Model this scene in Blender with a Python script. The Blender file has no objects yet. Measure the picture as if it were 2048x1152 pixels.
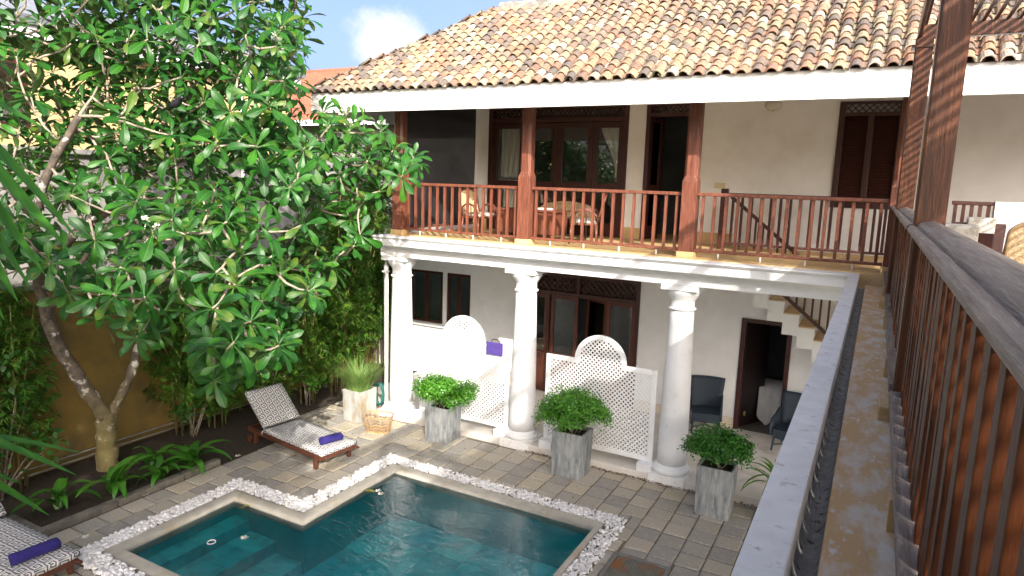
import bpy, math, random
import numpy as np
from mathutils import Vector, Matrix
random.seed(7); RNG = np.random.default_rng(7)
SC = bpy.context.scene
COL = SC.collection
PI = math.pi
R = math.radians

# ------------------------------------------------------------------ camera
CAMZ = 5.0
FPX = 1338.0                                   # focal length in pixels of a 2048 px wide frame
YAW, PITCH, ROLL = 0.49432, 0.15725, -0.03168
def cam_axes():
    cy, sy, cp, sp = math.cos(YAW), math.sin(YAW), math.cos(PITCH), math.sin(PITCH)
    f = Vector((-sy*cp, cy*cp, -sp)); r = Vector((cy, sy, 0)); d = f.cross(r)
    c, s = math.cos(ROLL), math.sin(ROLL)
    return c*r + s*d, -s*r + c*d, f
CR, CD, CF = cam_axes()
cam_data = bpy.data.cameras.new('camera')
cam_data.sensor_width = 36.0
cam_data.lens = FPX/2048*36.0
cam_data.clip_start = 0.02; cam_data.clip_end = 3000
cam = bpy.data.objects.new('camera', cam_data)
mw = Matrix((CR, -CD, -CF)).transposed().to_4x4(); mw.translation = (0, 0, CAMZ)
cam.matrix_world = mw
COL.objects.link(cam); SC.camera = cam
def ray(x, y):
    return CR*((x-1024)/FPX) + CD*((y-576)/FPX) + CF
def on_plane(x, y, axis, val):
    d = ray(x, y); o = Vector((0, 0, CAMZ)); t = (val - o[axis])/d[axis]
    return o + d*t
def at_depth(x, y, depth):
    return Vector((0, 0, CAMZ)) + ray(x, y)*depth

# ------------------------------------------------------------------ world and sun
SUN_TRAVEL = Vector((-0.85, 1.0, -0.70)).normalized()
SUN_EL = math.asin(-SUN_TRAVEL.z); SUN_ROT = math.atan2(-SUN_TRAVEL.x, -SUN_TRAVEL.y)
world = bpy.data.worlds.new('World'); SC.world = world; world.use_nodes = True
wn = world.node_tree; wn.nodes.clear()
wo = wn.nodes.new('ShaderNodeOutputWorld'); wb = wn.nodes.new('ShaderNodeBackground')
sky = wn.nodes.new('ShaderNodeTexSky'); sky.sky_type = 'NISHITA'; sky.sun_disc = False
sky.sun_elevation = SUN_EL; sky.sun_rotation = SUN_ROT; sky.air_density = 0.5; sky.dust_density = 6.5; sky.ozone_density = 1.4
wb.inputs['Strength'].default_value = 0.15
wtc = wn.nodes.new('ShaderNodeTexCoord')
def wmath(op, a, b=None):
    n = wn.nodes.new('ShaderNodeMath'); n.operation = op
    for i, v in enumerate((a, b)):
        if v is None: continue
        if isinstance(v, (int, float)): n.inputs[i].default_value = v
        else: wn.links.new(v, n.inputs[i])
    return n.outputs[0]
wnoise = wn.nodes.new('ShaderNodeTexNoise'); wnoise.inputs['Scale'].default_value = 22; wnoise.inputs['Detail'].default_value = 6; wnoise.inputs['Roughness'].default_value = 0.6
wn.links.new(wtc.outputs['Generated'], wnoise.inputs['Vector'])
wnoise2 = wn.nodes.new('ShaderNodeTexNoise'); wnoise2.inputs['Scale'].default_value = 2.2; wnoise2.inputs['Detail'].default_value = 5
wn.links.new(wtc.outputs['Generated'], wnoise2.inputs['Vector'])
def blob(px, py, rad):
    d = ray(px, py).normalized()
    n = wn.nodes.new('ShaderNodeVectorMath'); n.operation = 'DISTANCE'
    wn.links.new(wtc.outputs['Generated'], n.inputs[0]); n.inputs[1].default_value = d
    return wmath('SUBTRACT', 1.0, wmath('DIVIDE', n.outputs['Value'], rad))
cl = wmath('MAXIMUM', wmath('MAXIMUM', blob(765, 78, .056), blob(805, 92, .05)), blob(772, 70, .05))
cl = wmath('ADD', cl, wmath('MULTIPLY', wmath('SUBTRACT', wnoise.outputs['Fac'], 0.5), 1.1))
wr = wn.nodes.new('ShaderNodeMapRange'); wr.inputs['From Min'].default_value = 0.0; wr.inputs['From Max'].default_value = 0.55
wr.interpolation_type = 'SMOOTHSTEP'; wr.inputs['To Max'].default_value = 0.85
wn.links.new(cl, wr.inputs['Value'])
wr2 = wn.nodes.new('ShaderNodeMapRange'); wr2.inputs['From Min'].default_value = 0.45; wr2.inputs['From Max'].default_value = 0.72
wr2.inputs['To Max'].default_value = 0.25
wn.links.new(wnoise2.outputs['Fac'], wr2.inputs['Value'])
wmix = wn.nodes.new('ShaderNodeMixRGB'); wmix.inputs['Color2'].default_value = (2.7, 2.75, 2.8, 1)
wn.links.new(sky.outputs['Color'], wmix.inputs['Color1']); wn.links.new(wmath('MAXIMUM', wr.outputs[0], wr2.outputs[0]), wmix.inputs['Fac'])
wn.links.new(wmix.outputs[0], wb.inputs['Color']); wn.links.new(wb.outputs[0], wo.inputs['Surface'])
sun_d = bpy.data.lights.new('sun', 'SUN'); sun_d.energy = 3.2; sun_d.angle = R(0.55); sun_d.color = (1.0, 0.93, 0.84)
sun = bpy.data.objects.new('sun', sun_d); COL.objects.link(sun)
sun.rotation_euler = SUN_TRAVEL.to_track_quat('-Z', 'Y').to_euler()
sun.location = (12, -14, 12)
SC.view_settings.view_transform = 'Standard'; SC.view_settings.look = 'None'
SC.view_settings.gamma = 1.0; SC.view_settings.use_curve_mapping = False
SC.view_settings.exposure = 1.5
SC.cycles.max_bounces = 8; SC.cycles.diffuse_bounces = 5; SC.cycles.transparent_max_bounces = 12

# ------------------------------------------------------------------ materials
MATS = {}
def new_mat(name):
    m = bpy.data.materials.new(name); m.use_nodes = True
    nt = m.node_tree; b = nt.nodes['Principled BSDF']
    MATS[name] = m
    return m, nt, b
def setin(b, **k):
    for key, v in k.items():
        key = key.replace('_', ' ')
        if key in b.inputs: b.inputs[key].default_value = v
def rgba(c): return (c[0], c[1], c[2], 1)
def mat(name, c1, c2=None, scale=6.0, rough=0.6, bump=0.0, bscale=None, stretch=(1, 1, 1), spec=0.5, detail=5, lo=0.35, hi=0.65, rnd=None, transl=0.0, c3=None, c3scale=1.5, c3lo=.55, c3hi=.7, coords='Object', back=None, metallic=0.0, rvar=0.0):
    """noise-mixed principled material; rnd = list of colours picked at random for each piece"""
    m, nt, b = new_mat(name)
    L = nt.links.new
    tc = nt.nodes.new('ShaderNodeTexCoord'); mp = nt.nodes.new('ShaderNodeMapping'); mp.inputs['Scale'].default_value = stretch
    L(tc.outputs[coords], mp.inputs['Vector'])
    def noise(s, d=detail):
        n = nt.nodes.new('ShaderNodeTexNoise'); n.inputs['Scale'].default_value = s; n.inputs['Detail'].default_value = d; n.inputs['Roughness'].default_value = 0.6
        L(mp.outputs[0], n.inputs['Vector']); return n
    def ramp(src, lo, hi):
        r = nt.nodes.new('ShaderNodeMapRange'); r.inputs['From Min'].default_value = lo; r.inputs['From Max'].default_value = hi
        L(src, r.inputs['Value']); return r.outputs[0]
    def mixc(f, a, c):
        x = nt.nodes.new('ShaderNodeMixRGB')
        if isinstance(f, float): x.inputs['Fac'].default_value = f
        else: L(f, x.inputs['Fac'])
        for i, v in (('Color1', a), ('Color2', c)):
            if isinstance(v, tuple): x.inputs[i].default_value = rgba(v)
            else: L(v, x.inputs[i])
        return x.outputs[0]
    base = None
    if rnd:
        oi = nt.nodes.new('ShaderNodeObjectInfo'); ge = nt.nodes.new('ShaderNodeNewGeometry')
        ad = nt.nodes.new('ShaderNodeMath'); ad.operation = 'ADD'; L(oi.outputs['Random'], ad.inputs[0]); L(ge.outputs['Random Per Island'], ad.inputs[1])
        fr = nt.nodes.new('ShaderNodeMath'); fr.operation = 'FRACT'; L(ad.outputs[0], fr.inputs[0])
        cr = nt.nodes.new('ShaderNodeValToRGB'); cr.color_ramp.interpolation = 'CONSTANT'
        els = cr.color_ramp.elements
        while len(els) < len(rnd): els.new(0.5)
        for i, c in enumerate(rnd):
            els[i].position = i/len(rnd); els[i].color = rgba(c)
        L(fr.outputs[0], cr.inputs['Fac']); base = cr.outputs['Color']
        if c2: base = mixc(ramp(noise(scale).outputs['Fac'], lo, hi), base, c2)
    elif c2:
        base = mixc(ramp(noise(scale).outputs['Fac'], lo, hi), tuple(c1), tuple(c2))
    if c3:
        base = mixc(ramp(noise(c3scale, 6).outputs['Fac'], c3lo, c3hi), base if base is not None else tuple(c1), tuple(c3))
    if back is not None:
        ge2 = nt.nodes.new('ShaderNodeNewGeometry')
        base = mixc(ge2.outputs['Backfacing'], base if base is not None else tuple(c1), tuple(back))
    if base is not None: L(base, b.inputs['Base Color'])
    else: b.inputs['Base Color'].default_value = rgba(c1)
    b.inputs['Roughness'].default_value = rough
    if rvar:
        rr = nt.nodes.new('ShaderNodeMapRange'); rr.inputs['To Min'].default_value = rough-rvar; rr.inputs['To Max'].default_value = rough+rvar
        L(noise(scale*1.7).outputs['Fac'], rr.inputs['Value']); L(rr.outputs[0], b.inputs['Roughness'])
    setin(b, Specular_IOR_Level=spec, Metallic=metallic)
    if bump:
        bp = nt.nodes.new('ShaderNodeBump'); bp.inputs['Strength'].default_value = bump; bp.inputs['Distance'].default_value = 0.02
        L(noise(bscale or scale*3, 4).outputs['Fac'], bp.inputs['Height']); L(bp.outputs[0], b.inputs['Normal'])
    if transl:
        tr = nt.nodes.new('ShaderNodeBsdfTranslucent'); mx = nt.nodes.new('ShaderNodeMixShader'); mx.inputs[0].default_value = transl
        if base is not None: L(base, tr.inputs['Color'])
        else: tr.inputs['Color'].default_value = rgba(c1)
        out = nt.nodes['Material Output']; L(b.outputs[0], mx.inputs[1]); L(tr.outputs[0], mx.inputs[2]); L(mx.outputs[0], out.inputs['Surface'])
    return m

WHITE = mat('white_paint', (.77, .785, .795), (.71, .72, .725), scale=3, rough=.6, bump=.08, bscale=40, c3=(.52, .49, .43), c3scale=6, c3lo=.62, c3hi=.85)
FASCIA = mat('white_fascia', (.82, .82, .80), (.76, .76, .74), scale=2, rough=.5, bump=.04, bscale=15, stretch=(.3, 1, 1))
PARAPET = mat('weathered_white', (.82, .82, .81), (.72, .72, .70), scale=7, rough=.7, bump=.15, bscale=60, c3=(.40, .37, .31), c3scale=16, c3lo=.60, c3hi=.74)
WALL = mat('cream_plaster', (.86, .86, .835), (.80, .795, .765), scale=2.2, rough=.75, bump=.08, bscale=50, c3=(.70, .67, .59), c3scale=1.2, c3lo=.54, c3hi=.88)
LOWALL = mat('white_plaster', (.80, .81, .82), (.74, .75, .755), scale=2.5, rough=.75, bump=.08, bscale=50, c3=(.62, .60, .55), c3scale=1.3, c3lo=.56, c3hi=.90)
OCHRE = mat('ochre_cement', (.62, .44, .22), (.52, .35, .16), scale=5, rough=.6, bump=.08, c3=(.38, .28, .16), c3scale=3)
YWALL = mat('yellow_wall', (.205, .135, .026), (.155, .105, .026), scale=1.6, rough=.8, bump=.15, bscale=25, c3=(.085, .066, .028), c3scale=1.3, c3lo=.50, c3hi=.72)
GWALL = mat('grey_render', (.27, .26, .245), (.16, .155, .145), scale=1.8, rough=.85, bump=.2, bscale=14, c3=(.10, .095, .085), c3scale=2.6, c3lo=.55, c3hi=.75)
YHOUSE = mat('ochre_house', (.58, .43, .20), (.50, .38, .19), scale=1.2, rough=.8, bump=.1, c3=(.42, .30, .14), c3scale=1.0)
WOOD = mat('red_wood', (.20, .070, .040), (.095, .032, .021), scale=7, rough=.36, bump=.12, stretch=(5, 5, .6), rvar=.08, spec=.5)
MWOOD = mat('brown_wood', (.13, .040, .022), (.07, .022, .014), scale=8, rough=.35, bump=.08, stretch=(4, 4, .6))
DWOOD = mat('dark_wood', (.070, .021, .015), (.036, .012, .010), scale=8, rough=.35, bump=.08, stretch=(4, 4, .6))
WWOOD = mat('varnished_teak', (.11, .036, .014), (.040, .014, .007), scale=6, rough=.36, bump=.16, stretch=(6, 6, .5), rvar=.1, c3=(.20, .070, .018), c3scale=5, c3lo=.55, c3hi=.8)
GREYWOOD = mat('weathered_wood', (.235, .20, .18), (.095, .075, .064), scale=8, rough=.42, bump=.45, stretch=(7, .35, 7), c3=(.30, .27, .25), c3scale=5, c3lo=.52, c3hi=.8, rvar=.14)
TILE = mat('roof_tile', (.4, .2, .1), (.10, .088, .078), scale=11, rough=.88, bump=.35, bscale=45, lo=.42, hi=.84, c3=(.14, .118, .098), c3scale=1.1, c3lo=.46, c3hi=.85, coords='Generated' if False else 'Object',
           rnd=[(.30, .172, .100), (.34, .22, .126), (.19, .112, .076), (.34, .275, .172), (.37, .30, .22), (.27, .138, .086), (.122, .097, .085), (.31, .195, .126), (.37, .245, .155), (.27, .228, .140), (.158, .116, .093), (.42, .355, .28), (.222, .163, .112), (.105, .088, .078)])
RTILE = mat('far_red_tile', (.36, .12, .07), (.30, .095, .055), scale=3, rough=.8, rnd=[(.36, .115, .066), (.32, .10, .058), (.40, .135, .078), (.29, .095, .060)])
MORTAR = mat('grey_mortar', (.30, .28, .25), (.14, .13, .12), scale=8, rough=.9, bump=.4)
PAVER = mat('paving_stone', (.3, .28, .24), (.17, .16, .145), scale=14, rough=.8, bump=.8, bscale=60, lo=.48, hi=.80, detail=9,
            rnd=[(.47, .435, .365), (.41, .385, .325), (.345, .33, .295), (.49, .435, .335), (.37, .355, .315), (.44, .405, .34), (.32, .31, .285)], c3=(.48, .40, .26), c3scale=3.1, c3lo=.52, c3hi=.75)
JOINT = mat('paving_joint', (.22, .185, .13), (.10, .088, .066), scale=20, rough=.95, bump=.3)
SOIL = mat('dark_soil', (.022, .016, .011), (.045, .032, .020), scale=14, rough=1, bump=.6)
def moss_on(m, z0, z1, col):
    nt = m.node_tree; b = nt.nodes['Principled BSDF']; L = nt.links.new
    src = b.inputs['Base Color'].links[0].from_socket
    tc = nt.nodes.new('ShaderNodeTexCoord'); sp = nt.nodes.new('ShaderNodeSeparateXYZ'); L(tc.outputs['Object'], sp.inputs[0])
    no = nt.nodes.new('ShaderNodeTexNoise'); no.inputs['Scale'].default_value = 5; no.inputs['Detail'].default_value = 6; L(tc.outputs['Object'], no.inputs['Vector'])
    ad = nt.nodes.new('ShaderNodeMath'); ad.operation = 'MULTIPLY_ADD'; ad.inputs[1].default_value = 1.6; L(no.outputs['Fac'], ad.inputs[0]); L(sp.outputs[2], ad.inputs[2])
    mr = nt.nodes.new('ShaderNodeMapRange'); mr.inputs['From Min'].default_value = z1+.8; mr.inputs['From Max'].default_value = z0+.8; mr.inputs['To Max'].default_value = .62; L(ad.outputs[0], mr.inputs['Value'])
    mx = nt.nodes.new('ShaderNodeMixRGB'); L(mr.outputs[0], mx.inputs['Fac']); L(src, mx.inputs['Color1']); mx.inputs['Color2'].default_value = rgba(col); L(mx.outputs[0], b.inputs['Base Color'])
GROUND = mat('earth', (.14, .12, .08), (.08, .09, .04), scale=1.5, rough=1, bump=.4)
KERB = mat('mossy_kerb', (.17, .155, .13), (.09, .085, .07), scale=6, rough=.85, bump=.4)
COPING = mat('cement_coping', (.44, .42, .36), (.34, .32, .27), scale=4, rough=.55, bump=.2, bscale=30, c3=(.30, .22, .10), c3scale=2.2, c3lo=.55, c3hi=.8)
PEBBLE = mat('white_pebble', (.7, .7, .7), (.50, .47, .43), scale=10, rough=.6, lo=.5, hi=.8, rnd=[(.74, .74, .75), (.66, .66, .66), (.78, .78, .78), (.70, .67, .64), (.60, .60, .61)])
POOLT = mat('pool_tile', (.030, .46, .50), (.024, .38, .42), scale=5, rough=.5, c3=(.035, .50, .53), c3scale=2.0, c3lo=.45, c3hi=.7)
TERR = mat('terrace_cement', (.70, .67, .62), (.60, .57, .52), scale=2.5, rough=.55, bump=.08, c3=(.40, .36, .30), c3scale=1.5)
LEDGE = mat('stained_ledge', (.76, .66, .53), (.70, .45, .21), scale=4.5, rough=.7, bump=.35, bscale=26, stretch=(2.2, 1, 1), c3=(.82, .78, .72), c3scale=9, c3lo=.60, c3hi=.70, lo=.38, hi=.54)
GUTTER = mat('gutter_cement', (.30, .31, .30), (.20, .20, .195), scale=16, rough=.7, bump=.3, c3=(.05, .04, .03), c3scale=22, c3lo=.56, c3hi=.66)
POT = mat('grey_pot', (.32, .335, .33), (.12, .14, .155), scale=5, rough=.7, bump=.2, stretch=(2.5, 2.5, .5), c3=(.44, .45, .43), c3scale=4, c3lo=.52, c3hi=.72)
POTM = mat('mossy_pot', (.38, .38, .35), (.24, .245, .23), scale=4, rough=.75, bump=.2, stretch=(1.5, 1.5, .7), c3=(.25, .17, .06), c3scale=2.5, c3lo=.53, c3hi=.68)
CANE = mat('cane', (.42, .29, .16), (.30, .19, .09), scale=14, rough=.6, bump=.2)
CANEW = mat('pale_cane_weave', (.62, .48, .28), (.30, .20, .10), scale=60, rough=.6, bump=.4)
NAVYW = mat('blue_wicker', (.026, .047, .072), (.012, .024, .040), scale=60, rough=.55, bump=.5, bscale=90)
TOWEL = mat('purple_towel', (.020, .014, .15), (.012, .008, .10), scale=30, rough=.95, bump=.5, bscale=160)
BAG = mat('violet_cloth', (.065, .038, .22), (.05, .03, .17), scale=12, rough=.9, bump=.2)
LINEN = mat('white_linen', (.74, .73, .70), (.62, .62, .60), scale=5, rough=.85, bump=.1)
CURTAIN = mat('curtain', (.84, .80, .70), (.70, .66, .56), scale=4, rough=.9, stretch=(6, 6, .4))
CUSHC = mat('pale_cushion', (.56, .54, .48), (.38, .36, .30), scale=7, rough=.85, lo=.48, hi=.54)  # two cloth tones mixed in blotches by noise
PVC = mat('white_pipe', (.72, .72, .72), (.62, .62, .60), scale=6, rough=.4)
MOSS = mat('mossy_bark', (.24, .20, .07), (.12, .10, .045), scale=8, rough=.9, bump=.5, bscale=30, c3=(.40, .36, .26), c3scale=6, c3lo=.52, c3hi=.66)
BARK = mat('frangipani_bark', (.125, .10, .075), (.050, .040, .031), scale=9, rough=.9, bump=.5, bscale=30, c3=(.44, .42, .38), c3scale=6, c3lo=.58, c3hi=.64)
TWIG = mat('pale_twig', (.36, .31, .24), (.20, .165, .125), scale=14, rough=.85, bump=.3)
TRUNK = mat('trunk_bark', (.135, .108, .08), (.050, .040, .031), scale=9, rough=.9, bump=.5, bscale=30, c3=(.44, .42, .38), c3scale=6, c3lo=.57, c3hi=.63)
moss_on(TRUNK, .5, 1.7, (.22, .185, .055))
LEAF = mat('frangipani_leaf', (.030, .12, .014), (.018, .090, .012), scale=3, rough=.43, rnd=[(.026, .135, .010), (.016, .092, .010), (.036, .160, .010), (.012, .072, .013), (.020, .108, .013), (.055, .165, .012), (.105, .165, .020), (.014, .082, .020), (.028, .120, .018)], transl=.28, back=(.065, .125, .032), spec=.38)
RIB = mat('leaf_rib', (.15, .26, .06), (.12, .22, .055), scale=4, rough=.45)
OLDLEAF = mat('yellow_leaf', (.34, .30, .035), (.22, .22, .03), scale=6, rough=.5, transl=.2)
PETAL = mat('white_petal', (.82, .81, .74), (.78, .74, .58), scale=8, rough=.6, transl=.15)
BAMBOO = mat('bamboo_leaf', (.06, .17, .02), (.04, .12, .015), scale=2, rough=.5, rnd=[(.10, .29, .022), (.075, .23, .02), (.15, .34, .03), (.055, .18, .018), (.21, .32, .04), (.12, .29, .025), (.28, .27, .07)], transl=.38)
CULM = mat('bamboo_culm', (.25, .20, .07), (.13, .12, .04), scale=8, rough=.5, stretch=(1, 1, .3))
SHRUB = mat('shrub_leaf', (.06, .2, .02), (.07, .24, .02), scale=3, rough=.4, rnd=[(.095, .30, .018), (.065, .235, .014), (.135, .35, .026), (.050, .19, .014)], transl=.3)
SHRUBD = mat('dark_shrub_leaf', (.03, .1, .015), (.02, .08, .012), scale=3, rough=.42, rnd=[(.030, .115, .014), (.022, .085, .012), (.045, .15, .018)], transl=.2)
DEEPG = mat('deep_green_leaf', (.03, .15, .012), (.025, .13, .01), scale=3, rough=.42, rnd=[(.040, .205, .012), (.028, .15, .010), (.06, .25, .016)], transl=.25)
LIMEL = mat('lime_leaf', (.10, .26, .025), (.08, .21, .02), scale=3, rough=.42, rnd=[(.11, .28, .025), (.08, .22, .02), (.14, .31, .035)], transl=.3)
LILY = mat('lily_leaf', (.055, .19, .018), (.035, .13, .014), scale=4, rough=.35, stretch=(1, 8, 1), rnd=[(.055, .20, .018), (.04, .15, .016), (.075, .235, .022)], transl=.25)
STRAP = mat('strap_leaf', (.055, .20, .018), (.030, .12, .014), scale=5, rough=.5, spec=.3, transl=.25, stretch=(.5, 6, 1))
GRASSM = mat('reed_grass', (.16, .28, .06), (.12, .22, .05), scale=4, rough=.5, rnd=[(.16, .30, .06), (.12, .24, .045), (.23, .34, .09), (.26, .30, .10)], transl=.3)
RUST = mat('rusty_iron', (.15, .16, .13), (.10, .105, .085), scale=8, rough=.75, bump=.4, bscale=70, c3=(.22, .085, .025), c3scale=3, c3lo=.47, c3hi=.6)
IRON = mat('iron_frame', (.17, .18, .18), (.12, .11, .10), scale=9, rough=.6, c3=(.25, .10, .03), c3scale=5)
HOSE = mat('green_hose', (.010, .10, .08), (.008, .07, .06), scale=10, rough=.4)
BRASS = mat('brass', (.55, .38, .14), (.45, .30, .10), scale=10, rough=.35, metallic=.8)
BLACK = mat('crow_black', (.010, .010, .012), (.016, .016, .020), scale=10, rough=.4)
GSHEET = mat('grey_sheet', (.25, .27, .30), (.17, .18, .20), scale=5, rough=.5)
FARROOM = mat('unlit_room_plaster', (.10, .12, .125), (.075, .09, .095), scale=2, rough=.85)  # plaster colour darkened to stand for the unlit rooms
LITTER = mat('leaf_litter', (.22, .10, .03), (.15, .08, .03), scale=8, rough=.9, rnd=[(.24, .11, .03), (.16, .08, .03), (.30, .17, .06), (.11, .06, .03)])

def key_pattern():
    m, nt, b = new_mat('greek_key_fabric'); L = nt.links.new
    tc = nt.nodes.new('ShaderNodeTexCoord')
    mp = nt.nodes.new('ShaderNodeMapping'); mp.inputs['Rotation'].default_value = (0, 0, 0)
    L(tc.outputs['UV'], mp.inputs['Vector'])
    sep = nt.nodes.new('ShaderNodeSeparateXYZ'); L(mp.outputs[0], sep.inputs[0])
    def M(op, a, c=None):
        n = nt.nodes.new('ShaderNodeMath'); n.operation = op
        for i, v in enumerate((a, c)):
            if v is None: continue
            if isinstance(v, (int, float)): n.inputs[i].default_value = v
            else: L(v, n.inputs[i])
        return n.outputs[0]
    # interlocking square spirals: concentric square rings in each cell, alternately shifted half a cell
    P = 0.135
    u = M('DIVIDE', sep.outputs[0], P); v = M('DIVIDE', sep.outputs[1], P)
    row = M('FLOOR', v); sh = M('MULTIPLY', M('MODULO', M('ABSOLUTE', row), 2.0), 0.5)
    fu = M('SUBTRACT', M('FRACT', M('ADD', u, sh)), 0.5); fv = M('SUBTRACT', M('FRACT', v), 0.5)
    d = M('MAXIMUM', M('ABSOLUTE', fu), M('ABSOLUTE', fv))
    ang = M('ARCTAN2', fv, fu)
    sp = M('ADD', M('MULTIPLY', d, 3.6), M('DIVIDE', ang, 2*PI))
    line = M('LESS_THAN', M('FRACT', sp), 0.5)
    mx = nt.nodes.new('ShaderNodeMixRGB'); mx.inputs['Color1'].default_value = (.62, .61, .57, 1); mx.inputs['Color2'].default_value = (.085, .092, .12, 1)
    L(line, mx.inputs['Fac']); L(mx.outputs[0], b.inputs['Base Color']); b.inputs['Roughness'].default_value = .85
    return m
KEY = key_pattern()

def glass_mat(name, tint, gloss_rough=.02, fac=.12):
    m, nt, b = new_mat(name); L = nt.links.new
    nt.nodes.remove(b); out = nt.nodes['Material Output']
    t = nt.nodes.new('ShaderNodeBsdfTransparent'); t.inputs['Color'].default_value = rgba(tint)
    g = nt.nodes.new('ShaderNodeBsdfGlossy'); g.inputs['Roughness'].default_value = gloss_rough
    f = nt.nodes.new('ShaderNodeFresnel'); f.inputs['IOR'].default_value = 1.5
    a = nt.nodes.new('ShaderNodeMath'); a.operation = 'ADD'; a.use_clamp = True; a.inputs[1].default_value = fac; L(f.outputs[0], a.inputs[0])
    mx = nt.nodes.new('ShaderNodeMixShader'); L(a.outputs[0], mx.inputs[0]); L(t.outputs[0], mx.inputs[1]); L(g.outputs[0], mx.inputs[2]); L(mx.outputs[0], out.inputs['Surface'])
    return m
GLASS = glass_mat('window_glass', (.95, .97, .97), fac=.04)

def water_mat():
    m, nt, b = new_mat('pool_water_surface'); L = nt.links.new
    nt.nodes.remove(b); out = nt.nodes['Material Output']
    tc = nt.nodes.new('ShaderNodeTexCoord')
    t = nt.nodes.new('ShaderNodeBsdfTransparent'); t.inputs['Color'].default_value = (.84, .97, .96, 1)
    g = nt.nodes.new('ShaderNodeBsdfGlossy'); g.inputs['Roughness'].default_value = .015
    f = nt.nodes.new('ShaderNodeFresnel'); f.inputs['IOR'].default_value = 1.55
    n1 = nt.nodes.new('ShaderNodeTexNoise'); n1.inputs['Scale'].default_value = 8.5; n1.inputs['Detail'].default_value = 3; n1.inputs['Distortion'].default_value = .6
    n2 = nt.nodes.new('ShaderNodeTexNoise'); n2.inputs['Scale'].default_value = 1.1; n2.inputs['Detail'].default_value = 2
    mp = nt.nodes.new('ShaderNodeMapping'); mp.inputs['Rotation'].default_value = (0, 0, .5); mp.inputs['Scale'].default_value = (1, 2.0, 1); L(tc.outputs['Object'], mp.inputs['Vector'])
    L(mp.outputs[0], n1.inputs['Vector']); L(tc.outputs['Object'], n2.inputs['Vector'])
    mul = nt.nodes.new('ShaderNodeMath'); mul.operation = 'MULTIPLY'; L(n1.outputs['Fac'], mul.inputs[0])
    rr = nt.nodes.new('ShaderNodeMapRange'); rr.inputs['From Min'].default_value = .35; rr.inputs['From Max'].default_value = .6; rr.inputs['To Min'].default_value = .25; L(n2.outputs['Fac'], rr.inputs['Value']); L(rr.outputs[0], mul.inputs[1])
    bp = nt.nodes.new('ShaderNodeBump'); bp.inputs['Strength'].default_value = .55; bp.inputs['Distance'].default_value = .028
    L(mul.outputs[0], bp.inputs['Height']); L(bp.outputs[0], g.inputs['Normal']); L(bp.outputs[0], f.inputs['Normal'])
    mx = nt.nodes.new('ShaderNodeMixShader'); L(f.outputs[0], mx.inputs[0]); L(t.outputs[0], mx.inputs[1]); L(g.outputs[0], mx.inputs[2]); L(mx.outputs[0], out.inputs['Surface'])
    return m
WATER = water_mat()

def mesh_screen_mat():
    m, nt, b = new_mat('screen_mesh'); L = nt.links.new
    out = nt.nodes['Material Output']
    b.inputs['Base Color'].default_value = (.020, .020, .024, 1); b.inputs['Roughness'].default_value = .55; setin(b, Specular_IOR_Level=.2)
    t = nt.nodes.new('ShaderNodeBsdfTransparent'); t.inputs['Color'].default_value = (1, 1, 1, 1)
    mx = nt.nodes.new('ShaderNodeMixShader'); mx.inputs[0].default_value = .97; L(t.outputs[0], mx.inputs[1]); L(b.outputs[0], mx.inputs[2]); L(mx.outputs[0], out.inputs['Surface'])
    return m
SCREEN = mesh_screen_mat()

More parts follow.
